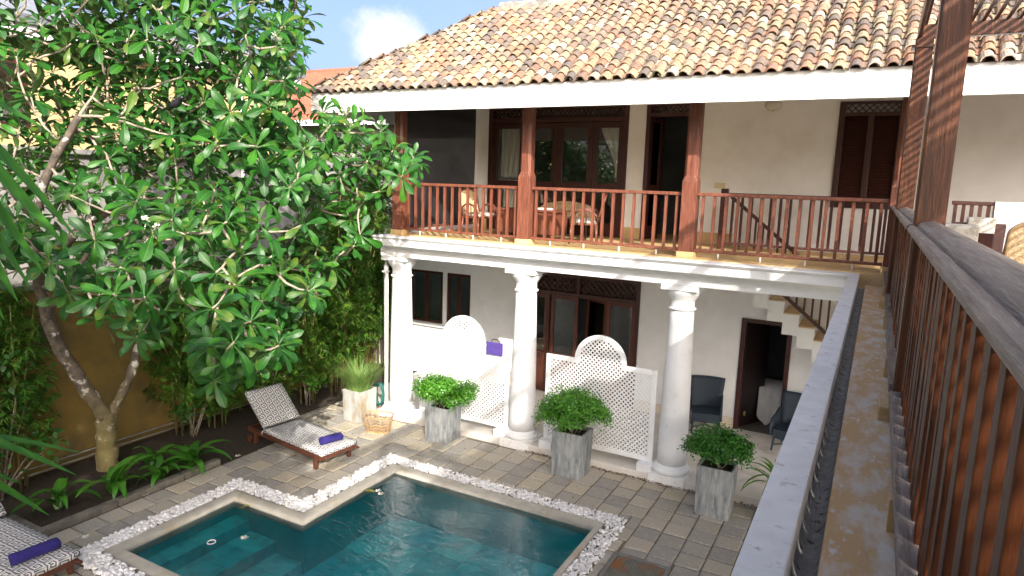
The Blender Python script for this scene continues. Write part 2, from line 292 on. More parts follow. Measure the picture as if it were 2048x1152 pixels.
# ------------------------------------------------------------------ builders
class MB:
    """collects shapes into one mesh"""
    def __init__(s): s.v = []; s.f = []; s.m = []; s.sm = []
    def add(s, verts, faces, mi=0, smooth=False):
        o = len(s.v); s.v.extend([tuple(p) for p in verts])
        for f in faces: s.f.append(tuple(i+o for i in f)); s.m.append(mi); s.sm.append(smooth)
        return s
    def box(s, x0, x1, y0, y1, z0, z1, mi=0):
        v = [(x0, y0, z0), (x1, y0, z0), (x1, y1, z0), (x0, y1, z0), (x0, y0, z1), (x1, y0, z1), (x1, y1, z1), (x0, y1, z1)]
        return s.add(v, [(0, 3, 2, 1), (4, 5, 6, 7), (0, 1, 5, 4), (1, 2, 6, 5), (2, 3, 7, 6), (3, 0, 4, 7)], mi)
    def frustum(s, cx, cy, z0, z1, a0, b0, a1, b1, mi=0):
        v = [(cx-a0, cy-b0, z0), (cx+a0, cy-b0, z0), (cx+a0, cy+b0, z0), (cx-a0, cy+b0, z0), (cx-a1, cy-b1, z1), (cx+a1, cy-b1, z1), (cx+a1, cy+b1, z1), (cx-a1, cy+b1, z1)]
        return s.add(v, [(0, 3, 2, 1), (4, 5, 6, 7), (0, 1, 5, 4), (1, 2, 6, 5), (2, 3, 7, 6), (3, 0, 4, 7)], mi)
    def bar(s, p0, p1, w, h, mi=0, up=(0, 0, 1)):
        p0 = Vector(p0); p1 = Vector(p1); d = (p1-p0).normalized(); u = Vector(up)
        if abs(d.dot(u)) > .98: u = Vector((0, 1, 0))
        r = d.cross(u).normalized(); u = r.cross(d).normalized()
        v = []
        for p in (p0, p1):
            for a, c in ((-1, -1), (1, -1), (1, 1), (-1, 1)): v.append(p + r*(a*w/2) + u*(c*h/2))
        return s.add(v, [(3, 2, 1, 0), (4, 5, 6, 7), (0, 1, 5, 4), (1, 2, 6, 5), (2, 3, 7, 6), (3, 0, 4, 7)], mi)
    def tube(s, pts, radii, n=8, mi=0, cap=True, smooth=True):
        pts = [Vector(p) for p in pts]
        if not hasattr(radii, '__len__'): radii = [radii]*len(pts)
        v = []; ref = Vector((0.13, .31, .94))
        for i, p in enumerate(pts):
            d = (pts[min(i+1, len(pts)-1)] - pts[max(i-1, 0)])
            if d.length < 1e-9: d = Vector((0, 0, 1))
            d.normalize()
            a = d.cross(ref)
            if a.length < .1: a = d.cross(Vector((1, 0, 0)))
            a.normalize(); c = d.cross(a)
            for k in range(n):
                t = 2*PI*k/n; v.append(p + (a*math.cos(t) + c*math.sin(t))*radii[i])
        f = []
        for i in range(len(pts)-1):
            for k in range(n): f.append((i*n+k, i*n+(k+1) % n, (i+1)*n+(k+1) % n, (i+1)*n+k))
        s.add(v, f, mi, smooth)
        if cap:
            o = len(s.v)-len(v)
            s.f.append(tuple(o+k for k in range(n))[::-1]); s.m.append(mi); s.sm.append(False)
            s.f.append(tuple(o+(len(pts)-1)*n+k for k in range(n))); s.m.append(mi); s.sm.append(False)
        return s
    def lathe(s, cx, cy, prof, n=32, mi=0, smooth=True):
        v = []
        for r, z in prof:
            for k in range(n): t = 2*PI*k/n; v.append((cx+r*math.cos(t), cy+r*math.sin(t), z))
        f = []
        for i in range(len(prof)-1):
            for k in range(n): f.append((i*n+k, i*n+(k+1) % n, (i+1)*n+(k+1) % n, (i+1)*n+k))
        s.add(v, f, mi, smooth)
        o = len(s.v)-len(v)
        s.f.append(tuple(o+k for k in range(n))[::-1]); s.m.append(mi); s.sm.append(False)
        s.f.append(tuple(o+(len(prof)-1)*n+k for k in range(n))); s.m.append(mi); s.sm.append(False)
        return s
    def prism(s, poly, axis, a, b, mi=0):
        """poly of 2D points extruded along axis 0/1/2 from a to b (other two axes in order)"""
        def P(u, v, w):
            return ((w, u, v), (u, w, v), (u, v, w))[axis]
        n = len(poly); v = [P(u, w, a) for u, w in poly] + [P(u, w, b) for u, w in poly]
        f = [tuple(range(n))[::-1], tuple(range(n, 2*n))]
        for i in range(n): j = (i+1) % n; f.append((i, j, n+j, n+i))
        return s.add(v, f, mi)
    def mesh(s, name, mats):
        me = bpy.data.meshes.new(name); me.from_pydata(s.v, [], s.f)
        if not isinstance(mats, (list, tuple)): mats = [mats]
        for m in mats: me.materials.append(m)
        if len(mats) > 1: me.polygons.foreach_set('material_index', s.m)
        if any(s.sm): me.polygons.foreach_set('use_smooth', s.sm)
        me.update(); return me
    def build(s, name, mats, parent=None, bevel=0, fixn=True):
        me = s.mesh(name, mats)
        if fixn:
            import bmesh
            bm = bmesh.new(); bm.from_mesh(me); bmesh.ops.recalc_face_normals(bm, faces=bm.faces); bm.to_mesh(me); bm.free()
        return link(name, me, parent, bevel)
def link(name, me, parent=None, bevel=0, mw=None):
    """mesh data are in world coordinates; the offset of a moved parent is taken off"""
    o = bpy.data.objects.new(name, me); COL.objects.link(o)
    if parent is not None:
        o.parent = parent
        if parent.parent is None and parent.type == 'EMPTY':
            if mw is None: o.location = -Vector(parent.location)
            else: o.matrix_local = Matrix.Translation(-Vector(parent.location)) @ mw
        elif mw is not None: o.matrix_local = mw
    elif mw is not None: o.matrix_world = mw
    if bevel:
        b = o.modifiers.new('bevel', 'BEVEL'); b.width = bevel; b.segments = 2; b.limit_method = 'ANGLE'; b.angle_limit = R(40)
    return o
def np_mesh(name, V, F, mats, mi=None, smooth=False):
    """numpy arrays: V (n,3), F (k, 3 or 4)"""
    me = bpy.data.meshes.new(name); k = F.shape[1]
    me.vertices.add(len(V)); me.vertices.foreach_set('co', np.asarray(V, np.float32).ravel())
    me.loops.add(F.size); me.loops.foreach_set('vertex_index', F.ravel().astype(np.int32))
    me.polygons.add(len(F)); me.polygons.foreach_set('loop_start', np.arange(0, F.size, k, dtype=np.int32))
    if not isinstance(mats, (list, tuple)): mats = [mats]
    for m in mats: me.materials.append(m)
    if mi is not None: me.polygons.foreach_set('material_index', np.asarray(mi, np.int32))
    if smooth: me.polygons.foreach_set('use_smooth', np.ones(len(F), bool))
    me.update(calc_edges=True); me.validate(); return me
def thing(name, loc, label, cat, group=None):
    o = bpy.data.objects.new(name, None); COL.objects.link(o); o.location = loc
    o.empty_display_size = .2
    return tag(o, label, cat, group)
def tag(o, label=None, cat=None, group=None, kind=None):
    if label: o['label'] = label
    if cat: o['category'] = cat
    if group: o['group'] = group
    if kind: o['kind'] = kind
    return o
def structure(o): o['kind'] = 'structure'; return o
def stuff(o): o['kind'] = 'stuff'; return o

# ================================================================== SETTING
# pool outline, anticlockwise; each edge carries its own outward direction
PX0, PXN, PX1, PY0, PYN, PY1 = -8.35, -6.90, -3.20, 4.85, 6.60, 8.72
EDGE_W = [1, .52, 1, 1, 1, 1]                  # the right-hand coping is narrower
def pool_poly(d):
    w = [d*k for k in EDGE_W]
    y0 = PY0-w[0]; x1 = PX1+w[1]; y1 = PY1+w[2]; xn = PXN-w[3]; yn = PYN+w[4]; x0 = PX0-w[5]
    return [(x0, y0), (x1, y0), (x1, y1), (xn, y1), (xn, yn), (x0, yn)]
def rects_of(d, dr=None):
    dr = d if dr is None else dr
    return [(PX0-d, PX1+dr, PY0-d, PYN+d), (PXN-d, PX1+dr, PY0-d, PY1+d)]
def subtract(r, q):
    x0, x1, y0, y1 = r; a0, a1, b0, b1 = q
    if a0 >= x1 or a1 <= x0 or b0 >= y1 or b1 <= y0: return [r]
    out = []
    if a0 > x0: out.append((x0, a0, y0, y1))
    if a1 < x1: out.append((a1, x1, y0, y1))
    m0, m1 = max(x0, a0), min(x1, a1)
    if b0 > y0: out.append((m0, m1, y0, b0))
    if b1 < y1: out.append((m0, m1, b1, y1))
    return out

def sheet(rects, z, name, m):
    g = MB()
    for x0, x1, y0, y1 in rects: g.add([(x0, y0, z), (x1, y0, z), (x1, y1, z), (x0, y1, z)], [(0, 1, 2, 3)])
    return g.build(name, m, fixn=False)
hole = (-8.8, -2.95, 4.4, 9.2)
structure(sheet(subtract((-600, 600, -600, 600), hole), -.09, 'ground', GROUND))
# joint-coloured bed under the paving, with the pool cut out
bed = []
for r in subtract((-10.4, 3.6, -3, 10.73), rects_of(.2, .1)[0]):
    bed += subtract(r, rects_of(.2, .1)[1])
structure(sheet(bed, -.016, 'paving_bed', JOINT))

# paving stones
paving = bpy.data.objects.new('courtyard_paving', None); COL.objects.link(paving); structure(paving)
paving.location = (-5, 7, 0)
def paver_mesh(k):
    rg = random.Random(100+k); c = .055
    top = []
    base = [(-.5, -.5), (.5, -.5), (.5, .5), (-.5, .5)]
    v = [(x*(1+rg.uniform(-.02, 0)), y*(1+rg.uniform(-.02, 0)), -.06) for x, y in base]
    v += [(x+rg.uniform(-.012, .012), y+rg.uniform(-.012, .012), -.010) for x, y in base]
    v += [(x*(1-2*c)+rg.uniform(-.01, .01), y*(1-2*c)+rg.uniform(-.01, .01), rg.uniform(-.003, .005)) for x, y in base]
    g = MB(); g.add(v, [(0, 1, 5, 4), (1, 2, 6, 5), (2, 3, 7, 6), (3, 0, 4, 7), (4, 5, 9, 8), (5, 6, 10, 9), (6, 7, 11, 10), (7, 4, 8, 11), (8, 9, 10, 11)])
    return g.mesh('paving_stone', PAVER)
PVM = [paver_mesh(k) for k in range(8)]
cells = []
P = .362; gx0 = -2.665 - 24*P
for i in range(34):
    x0 = gx0 + i*P; off = random.choice((0, 0, .04, .16, .18))
    if x0 > -.35: break
    y = 3.72 + off
    while y < 10.66:
        h = P*random.choice((1, 1, 1, .94, 1.06)); y1 = min(y+h, 10.70)
        xm = x0 + P/2
        if not (xm < -9.55 and y < 9.25) and xm > -10.35 and y1-y > .08:
            rs = [(x0, x0+P, y, y1)]
            for q in rects_of(.49, .36):
                rs = [k for r in rs for k in subtract(r, q)]
            # the iron drain cover takes the place of some stones
            rs = [k for r in rs for k in subtract(r, (-2.70, -1.92, 7.38, 8.28))]
            cells += [r for r in rs if r[1]-r[0] > .06 and r[3]-r[2] > .06]
        y = y1
cells.sort(key=lambda r: -((r[1]-r[0])*(r[3]-r[2]))/((r[0]+r[1])**2/4+(r[2]+r[3])**2/4+25))
rest = MB()
for n, (x0, x1, y0, y1) in enumerate(cells):
    M4 = Matrix.Translation(((x0+x1)/2, (y0+y1)/2, random.uniform(-.005, .006))) @ Matrix.Rotation(random.uniform(-.022, .022), 4, 'Z') @ Matrix.Rotation(random.uniform(-.014, .014), 4, 'X') @ Matrix.Diagonal((x1-x0-.020, y1-y0-.020, 1, 1))
    me = random.choice(PVM)
    if n < 300: link('paving_stone', me, paving, mw=M4)
    else: rest.add([M4 @ v.co for v in me.vertices], [tuple(p.vertices) for p in me.polygons])
if rest.v: stuff(rest.build('small_paving_stones', PAVER, paving))

# planting bed along the yellow wall
structure(sheet([(-11.9, -9.55, 2.0, 9.25), (-11.9, -10.2, 9.25, 14.0)], -.004, 'soil_bed', SOIL))
kb = MB()
for y0, y1 in ((4.42, 5.5), (5.52, 6.6), (6.62, 7.3)):
    kb.box(-9.68, -9.56, y0, y1, -.05, .10)
kb.box(-10.4, -9.69, 4.40, 4.52, -.05, .09)
structure(kb.build('bed_kerb', KERB, bevel=.012))
structure(sheet([(-10.2, -8.96, 10.74, 14.0)], -.006, 'side_path', TERR))

# pool: walls, floor and steps of stone tiles
pw = MB(); poly = pool_poly(0)
for i in range(6):
    a, b = poly[i], poly[(i+1) % 6]
    pw.add([(a[0], a[1], -1.25), (b[0], b[1], -1.25), (b[0], b[1], -.02), (a[0], a[1], -.02)], [(0, 1, 2, 3)])
pool_shell = structure(pw.build('pool_shell', POOLT, fixn=False))
POOLR = mat('pool_stone', (.03, .12, .13), (.020, .25, .31), rough=.5, rnd=[(.035, .60, .64), (.028, .52, .57), (.045, .66, .68), (.032, .56, .61)], scale=4, lo=.45, hi=.8)
pf = MB()
def tile_rect(x0, x1, y0, y1, z, sx, sy, g=.006, th=.03):
    nx = max(1, round((x1-x0)/sx)); ny = max(1, round((y1-y0)/sy)); dx = (x1-x0)/nx; dy = (y1-y0)/ny
    for i in range(nx):
        for j in range(ny):
            pf.box(x0+i*dx+g/2, x0+(i+1)*dx-g/2, y0+j*dy+g/2, y0+(j+1)*dy-g/2, z-th, z+random.uniform(-.002, .002))
tile_rect(PXN, PX1, PY0, PY1, -.82, .6, .6); tile_rect(-6.92+.002, PXN, PY0, PYN, -.82, .6, .6)
pf.box(PX0, PX1, PY0, PYN, -1.26, -1.235); pf.box(PXN, PX1, PYN, PY1, -1.26, -1.235)
sx = [PX0, -8.02, -7.46, -6.92]; sz = [-.27, -.45, -.64]
for k in range(3):
    tile_rect(sx[k], sx[k+1], PY0+.003, PYN-.003, sz[k], .56, .44)
    pf.box(sx[k]+.002, sx[k+1]-.004, PY0+.004, PYN-.004, -1.19, sz[k]-.032)
structure(pf.build('pool_floor_tiles', POOLR))
wat = MB(); zw = -.048
wat.add([(PX0, PY0, zw), (PX1, PY0, zw), (PX1, PYN, zw), (PX0, PYN, zw), (PXN, PYN, zw), (PX1, PY1, zw), (PXN, PY1, zw)], [(0, 1, 2, 4, 3), (4, 2, 5, 6)])
structure(wat.build('pool_water', WATER, fixn=False))
# rounded cement coping
cp = MB(); prof = [(-.006, -.14), (-.010, -.03), (-.004, .0), (.012, .020), (.040, .033), (.09, .040), (.13, .040), (.165, .031), (.190, .014), (.198, -.01), (.198, -.06)]
rings = []
for d, z in prof:
    q = pool_poly(d); rings.append([(x, y, z) for x, y in q])
vv = [p for r in rings for p in r]; ff = []
for k in range(len(rings)-1):
    for i in range(6): j = (i+1) % 6; ff.append((k*6+i, k*6+j, (k+1)*6+j, (k+1)*6+i))
cp.add(vv, ff)
cpo = structure(cp.build('pool_coping', COPING))
cpo.data.polygons.foreach_set('use_smooth', [True]*len(cpo.data.polygons))
# white pebbles round the coping
import bmesh
def ico(sub):
    bm = bmesh.new(); bmesh.ops.create_icosphere(bm, subdivisions=sub, radius=1)
    V = np.array([v.co[:] for v in bm.verts]); F = np.array([[v.index for v in f.verts] for f in bm.faces]); bm.free(); return V, F
IV, IF = ico(2)
def in_rects(x, y, rs): return any(a < x < b and c < y < d for a, b, c, d in rs)
outer = rects_of(.48, .36); inner = rects_of(.21, .115)
PV, PF = [], []; cnt = 0
tries = 0
while cnt < 9200 and tries < 140000:
    tries += 1
    x = random.uniform(PX0-.55, PX1+.45); y = random.uniform(PY0-.5, PY1+.52)
    edge = random.uniform(-.02, .03)
    if not in_rects(x, y, rects_of(.48+edge, .36+edge)) or in_rects(x, y, inner): continue
    s = random.choice((.013, .016, .019, .022, .025, .031)) * (1.05 if x < -7.2 else .84)
    sc = np.array([s*random.uniform(.8, 1.25), s*random.uniform(.8, 1.25), s*random.uniform(.55, .85)])
    A = np.array(Matrix.Rotation(random.uniform(0, 6.3), 3, 'Z') @ Matrix.Rotation(random.uniform(-.5, .5), 3, 'X'))
    jit = 1 + RNG.normal(0, .13, (len(IV), 1))
    V = (IV*jit*sc) @ A.T + np.array([x, y, -.008+random.uniform(0, .030)])
    PV.append(V); PF.append(IF + cnt*len(IV)); cnt += 1
peb = link('pebble_border', np_mesh('pebble_border', np.vstack(PV), np.vstack(PF), PEBBLE, smooth=True))
tag(peb, 'band of loose white pebbles edging the pool coping', 'pebbles', kind='stuff')

# terrace under the house
tr = MB()
tr.box(-8.97, 3.5, 10.74, 16.2, -.2, .12); tr.box(-.34, 3.5, -3.0, 10.74, -.2, .119)
structure(tr.build('terrace', TERR, bevel=.01))
# leaf litter along the terrace foot
lv, lf = [], []
k = 0
for _ in range(620):
    x = random.uniform(-5.4, -.9); y = 10.72 - abs(random.gauss(0, .05)); 
    if random.random() < .12: x = random.uniform(-9.4, -1.2); y = random.uniform(9.3, 10.7)
    if random.random() < .2: x = random.uniform(-10.4, -9.5); y = random.uniform(9.6, 10.9)
    a = random.uniform(0, 6.3); s = random.uniform(.012, .03)
    c, q = math.cos(a)*s, math.sin(a)*s; z = .004+random.uniform(0, .02)
    lv += [(x+c, y+q, z), (x-q*.5, y+c*.5, z+.006), (x-c, y-q, z), (x+q*.5, y-c*.5, z+.004)]; lf.append((k, k+1, k+2, k+3)); k += 4
lit = link('leaf_litter', np_mesh('leaf_litter', np.array(lv), np.array(lf), LITTER)); tag(lit, 'brown fallen leaf litter along the foot of the terrace', 'leaf litter', kind='stuff')

# ================================================================== VILLA
villa = thing('villa', (-4, 13.85, 0), 'two storey white villa with columned veranda, wooden balcony and old clay tile roof', 'house')
WY = 13.85
FZ = 3.875                                     # balcony floor level
# --- ground floor walls, with openings left free
gw = MB()
for x0, x1, z0, z1 in ((-8.6, -6.98, .12, 3.44), (-4.31, -2.18, .12, 3.44), (-1.22, 3.5, .12, 3.44), (-6.98, -4.31, 2.97, 3.44), (-2.18, -1.22, 2.45, 3.44)):
    gw.box(x0, x1, WY, WY+.22, z0, z1)
gw.box(-8.6, -8.38, WY+.22, 16.2, .12, 3.44)
gw.box(3.3, 3.5, WY+.22, 16.2, .12, 3.44)
gw.build('wall', LOWALL, villa)
sk = MB()
SKM = mat('cream_skirting', (.68, .62, .50), (.60, .54, .43), scale=3, rough=.6)
for x0, x1 in ((-8.6, -6.99), (-4.30, -2.19), (-1.21, 3.5)):
    sk = MB(); sk.box(x0, x1, WY-.015, WY+.01, .12, .34); sk.build('skirting', SKM, villa)
bk = MB(); bk.box(-8.38, 3.3, 16.0, 16.2, .12, 6.75); bk.box(-3.0, -2.9, WY+.22, 16.0, .12, 3.44); bk.box(-.6, -.5, WY+.22, 16.0, .12, 3.44)
bk.box(-4.72, -4.64, WY+.22, 16.0, FZ, 6.70); bk.box(-3.0, -2.92, WY+.22, 16.0, FZ, 6.70)
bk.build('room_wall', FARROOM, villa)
rf = MB(); rf.box(-8.38, 3.3, WY+.02, 16.0, .121, .126); rf.build('room_floor', mat('room_floor', (.11, .10, .075), (.08, .07, .055), scale=4, rough=.5), villa)  # floor colour kept dark as well, for the unlit room
# --- columns
def column(x):
    y = 11.02
    sh = MB(); prof = []
    for k in range(13):
        t = k/12; prof.append((.250-.055*t**1.6, .30+t*2.70))
    sh.lathe(x, y, prof, 40)
    c = sh.build('column', WHITE, villa)
    b = MB(); b.lathe(x, y, [(.30, .155), (.317, .175), (.325, .205), (.317, .235), (.295, .255), (.28, .262), (.28, .275), (.268, .29), (.252, .31)], 40)
    b.build('column_base', WHITE, c)
    p = MB(); p.box(x-.315, x+.315, y-.315, y+.315, -.02, .155); p.build('plinth', PARAPET, c, bevel=.012)
    k = MB(); k.lathe(x, y, [(.196, 2.99), (.222, 3.0), (.230, 3.015), (.222, 3.03), (.196, 3.04), (.196, 3.15), (.205, 3.17), (.215, 3.18), (.22, 3.20), (.255, 3.235), (.285, 3.285), (.292, 3.32), (.285, 3.34)], 40)
    k.build('capital', WHITE, c)
    a = MB(); a.box(x-.305, x+.305, y-.305, y+.305, 3.34, 3.425); a.build('abacus', WHITE, c, bevel=.006)
for x in (-8.54, -5.63, -2.70): column(x)
# --- entablature with cornice
en = MB()
prof = [(10.44, 3.86), (10.435, 3.842), (10.455, 3.832), (10.47, 3.812), (10.50, 3.80), (10.505, 3.672), (10.60, 3.662), (10.66, 3.62), (10.735, 3.61), (10.74, 3.43), (11.32, 3.43), (11.32, 3.855), (10.9, 3.86)]
en.prism(prof, 0, -8.87, -.2755)
en.prism([(-8.868, 3.857), (-8.872, 3.84), (-8.84, 3.81), (-8.80, 3.80), (-8.80, 3.672), (-8.72, 3.66), (-8.66, 3.61), (-8.655, 3.432), (-8.35, 3.432), (-8.35, 3.857)], 1, 11.322, WY-.003)
en.build('entablature', WHITE, villa)
# --- balcony floor with the stair opening
bf = MB()
bf.box(-8.62, .20, 10.745, 12.93, 3.46, FZ); bf.box(-8.62, -2.46, 12.93, WY, 3.461, FZ-.001); bf.box(-8.38, 3.3, WY+.02, 16.0, 3.462, FZ-.004)
bf.build('balcony_floor', OCHRE, villa, bevel=.01)
ce = MB(); ce.box(-8.6, .2, 11.325, 12.93, 3.452, 3.459); ce.build('veranda_ceiling', LOWALL, villa)
# --- upper walls
uw = MB()
for x0, x1, z0, z1 in ((-8.6, -8.2, FZ, 6.72), (-4.79, -4.41, FZ, 6.72), (-3.27, -.80, FZ, 6.72), (.26, 3.5, FZ, 6.72), (-8.2, -4.79, 6.66, 6.72), (-4.41, -3.27, 6.66, 6.72), (-.80, .26, FZ, 4.72), (-.80, .26, 6.62, 6.72)):
    uw.box(x0, x1, WY, WY+.2, z0, z1)
uw.box(-8.6, -8.4, WY+.2, 16.2, FZ, 6.72); uw.box(3.3, 3.5, WY+.2, 16.2, FZ, 6.72)
uw.build('upper_wall', WALL, villa)
us = MB()
for x0, x1 in ((-8.6, -8.2), (-4.80, -4.40), (-3.26, -2.5)):
    us = MB(); us.box(x0, x1, WY-.02, WY+.01, FZ, FZ+.24); us.build('upper_skirting', OCHRE, villa, bevel=.008)
cl_ = MB(); cl_.box(-9.6, 6.3, 10.32, 16.0, 6.72, 6.76); cl_.build('ceiling', mat('ceiling_board', (.80, .79, .76), (.72, .71, .68), scale=3, rough=.7), villa)

# --- balcony posts with chamfered upper part
def post(x, y, w=.24, top=6.72, m=WOOD, parent=villa, z0=FZ+.09):
    g = MB(); h = w/2; zc = 5.10; c = .045
    sq = [(-h, -h), (h, -h), (h, h), (-h, h)]
    oc = []
    for (a, b) in sq: oc.append((a, b))
    g.box(x-h, x+h, y-h, y+h, z0, zc)
    o8 = [(-h+c, -h), (h-c, -h), (h, -h+c), (h, h-c), (h-c, h), (-h+c, h), (-h, h-c), (-h, -h+c)]
    k = .90
    v = [(x+a, y+b, zc) for a, b in sq] + [(x+a*k, y+b*k, zc+.09) for a, b in o8] + [(x+a*k, y+b*k, top) for a, b in o8]
    f = [(0, 1, 5, 4), (1, 2, 7, 6), (2, 3, 9, 8), (3, 0, 11, 10), (0, 4, 11), (1, 6, 5), (2, 8, 7), (3, 10, 9)]
    for i in range(8): j = (i+1) % 8; f.append((4+i, 4+j, 12+j, 12+i))
    f.append(tuple(range(12, 20)))
    g.add(v, f)
    p = g.build('post', m, parent, bevel=.004)
    b = MB(); b.box(x-h-.02, x+h+.02, y-h-.03, y+h, FZ-.06, z0); b.build('footing', OCHRE, p, bevel=.01)
    return p
for x in (-8.60, -5.705, -2.70): post(x, 11.03)
post(.255, 11.03)

# --- railings: a hand rail and a bottom rail, every baluster its own piece
def baluster_mesh(w, d, h, m, name='baluster'):
    g = MB(); g.box(-w/2, w/2, -d/2, d/2, 0, h); return g.mesh(name, m)
def railing(parent, p0, p1, zb, zt, n, wood=WOOD, bw=.045, bd=.04, rail_w=.085, name='railing', feet=0, mesh=None, top_h=.055):
    p0 = Vector(p0); p1 = Vector(p1)
    a = Vector((p0.x, p0.y, 0)); b = Vector((p1.x, p1.y, 0)); d = b-a
    g = MB()
    g.bar((p0.x, p0.y, zt-top_h/2), (p1.x, p1.y, zt-top_h/2), rail_w, top_h)
    g.bar((p0.x, p0.y, zb+.022), (p1.x, p1.y, zb+.022), .065, .045)
    r = g.build(name, wood, parent, bevel=.010)
    h = zt-top_h-zb-.045
    me = mesh or baluster_mesh(bw, bd, h, wood)
    ang = math.atan2(d.y, d.x)
    for i in range(n):
        q = a + d*((i+.5)/n)
        link('baluster', me, r, mw=Matrix.Translation((q.x, q.y, zb+.045)) @ Matrix.Rotation(ang+random.uniform(-.05, .05), 4, 'Z'))
    if feet:
        f = MB()
        for i in range(feet):
            q = a + d*((i+.6)/(feet+.2)); f.tube([(q.x, q.y, FZ-.02), (q.x, q.y, zb)], .014, 8)
        stuff(f.build('rail_feet', PVC, r))
    return r
RZB, RZT = 3.965, 4.925
railing(villa, (-8.48, 11.03), (-5.83, 11.03), RZB, RZT, 15, feet=4)
railing(villa, (-5.585, 11.03), (-2.82, 11.03), RZB, RZT, 15, feet=4)
railing(villa, (-2.58, 11.03), (.13, 11.03), RZB, RZT, 15, feet=4)
railing(villa, (-8.60, 11.15), (-8.60, WY-.02), RZB, RZT, 15)
railing(villa, (-2.46, 12.95), (.2, 12.95), RZB, RZT, 16, wood=DWOOD)
np_ = MB(); np_.box(-2.60, -2.47, 12.89, 13.01, FZ, 5.0); np_.build('newel_post', DWOOD, villa, bevel=.008)
# --- stairs down to the terrace, along the back wall
st = MB(); top = []; bot = []; X0 = -2.42; N = 15
for k in range(N):
    z = FZ-.22*(k+1); top += [(X0+.272*k, z), (X0+.272*(k+1), z)]
for k in range(N):
    z = FZ-.22*(k+1)-.38; bot += [(X0+.272*(k)-.02, z), (X0+.272*(k+1)-.02, z)]
bot = [(x, max(z, .125)) for x, z in bot]; top = [(x, max(z, .15)) for x, z in top]
poly = [(X0, FZ-.002)] + top + bot[::-1] + [(X0, FZ-.6)]
stm = MB()
# side faces as quads between top and soffit profile, so that the stepped outline stays clean
for k in range(N):
    zt = FZ-.22*(k+1); zb_ = max(zt-.38, .122)
    if zt < .14: break
    stm.box(X0+.272*k+.0005, X0+.272*(k+1)-.0005, 12.95, WY-.004, zb_, zt)
stm.build('stairs', LOWALL, villa)
tr_ = MB()
for k in range(N):
    zt = FZ-.22*(k+1)
    if zt < .3: break
    tr_.box(X0+.272*k-.02, X0+.272*(k+1)-.002, 12.965, WY-.006, zt+.001, zt+.022)
tr_.build('stair_treads', OCHRE, villa)
sr = MB()
def sxz(x): return FZ-.22*((x-X0)/.272)
sr.bar((X0+.1, 12.99, sxz(X0+.1)+.10), (1.2, 12.99, sxz(1.2)+.10), .05, .06); sr.bar((X0, 12.99, sxz(X0)+.98), (1.2, 12.99, sxz(1.2)+.98), .06, .06)
srl = sr.build('stair_railing', DWOOD, villa)
bme = baluster_mesh(.035, .035, .83, DWOOD)
for k in range(24):
    x = X0+.2+k*.136; link('baluster', bme, srl, mw=Matrix.Translation((x, 12.99, sxz(x)+.12)))

# --- glazed door leaves
def leaf(parent, x0, x1, z0, z1, y, name='door_leaf', midz=None, st=.085, wood=DWOOD, hinge=None, ang=0, botr=.28, dep=.05):
    """one leaf; hinge 'l' or 'r' with ang opens it into the room"""
    g = MB(); hx = x0 if hinge != 'r' else x1
    M4 = Matrix.Translation((hx, y, 0)) @ Matrix.Rotation(ang, 4, 'Z')
    a, b = x0-hx, x1-hx
    def bx(q, u0, u1, w0, w1, zz0, zz1):
        k = len(q.v); q.box(u0, u1, w0, w1, zz0, zz1)
        for i in range(k, len(q.v)): q.v[i] = tuple(M4 @ Vector(q.v[i]))
    bx(g, a, a+st, 0, dep, z0, z1); bx(g, b-st, b, 0, dep, z0, z1)
    bx(g, a+st, b-st, .003, dep-.003, z1-st, z1); bx(g, a+st, b-st, .003, dep-.003, z0, z0+botr)
    panes = [(z0+botr, z1-st)]
    if midz:
        bx(g, a+st, b-st, .003, dep-.003, midz-.06, midz+.06); panes = [(z0+botr, midz-.06), (midz+.06, z1-st)]
    d = g.build(name, wood, parent, bevel=.004)
    for q0, q1 in panes:
        p = MB(); bx(p, a+st-.01, b-st+.01, dep*.45, dep*.45+.006, q0-.01, q1+.01); p.build('pane', GLASS, d)
    return d
def lattice_panel(parent, x0, x1, z0, z1, y, pitch, w, th, m, name='lattice', clip=None):
    g = MB(); H = z1-z0
    for sgn, yy in ((1, y), (-1, y+th*1.02)):
        c = x0-H if sgn > 0 else x0
        n = int((x1-x0+H)/pitch)+1
        for i in range(n+1):
            s0 = x0-H+i*pitch if sgn > 0 else x0+i*pitch     # foot of slat on z0
            # slat: x = s0 + sgn*(z-z0)
            ta, tb = 0.0, H
            if sgn > 0: ta = max(ta, x0-s0); tb = min(tb, x1-s0)
            else: ta = max(ta, s0-x1); tb = min(tb, s0-x0)
            if tb-ta < w: continue
            segs = [(ta, tb)]
            if clip: segs = clip(s0, sgn, ta, tb, z0)
            for a, b in segs:
                if b-a < .02: continue
                p = (s0+sgn*a, yy+th/2, z0+a); q = (s0+sgn*b, yy+th/2, z0+b)
                g.bar(p, q, th, w, up=(0, 1, 0)) if False else g.bar(p, q, w, th, up=(0, 1, 0))
    o = g.build(name, m, parent, fixn=False); return stuff(o)
fr = MB()                                      # frame of the glazed screen upstairs
fr.box(-8.2, -8.10, WY-.03, WY+.12, FZ, 6.66); fr.box(-4.88, -4.79, WY-.03, WY+.12, FZ, 6.66)
fr.box(-8.10, -4.88, WY-.03, WY+.12, 6.34, 6.44); fr.box(-8.10, -4.88, WY-.03, WY+.12, 6.62, 6.66)
fr.box(-7.26, -7.16, WY-.028, WY+.12, FZ, 6.34)
fr.build('window_frame', DWOOD, villa, bevel=.006)
lattice_panel(villa, -8.10, -4.88, 6.44, 6.62, WY+.02, .10, .022, .012, DWOOD, 'transom_lattice')
for x0, x1 in ((-8.10, -7.27), (-7.15, -6.44), (-6.43, -5.60), (-5.59, -4.89)):
    leaf(villa, x0, x1, FZ+.01, 6.33, WY+.02, midz=4.97, st=.12)
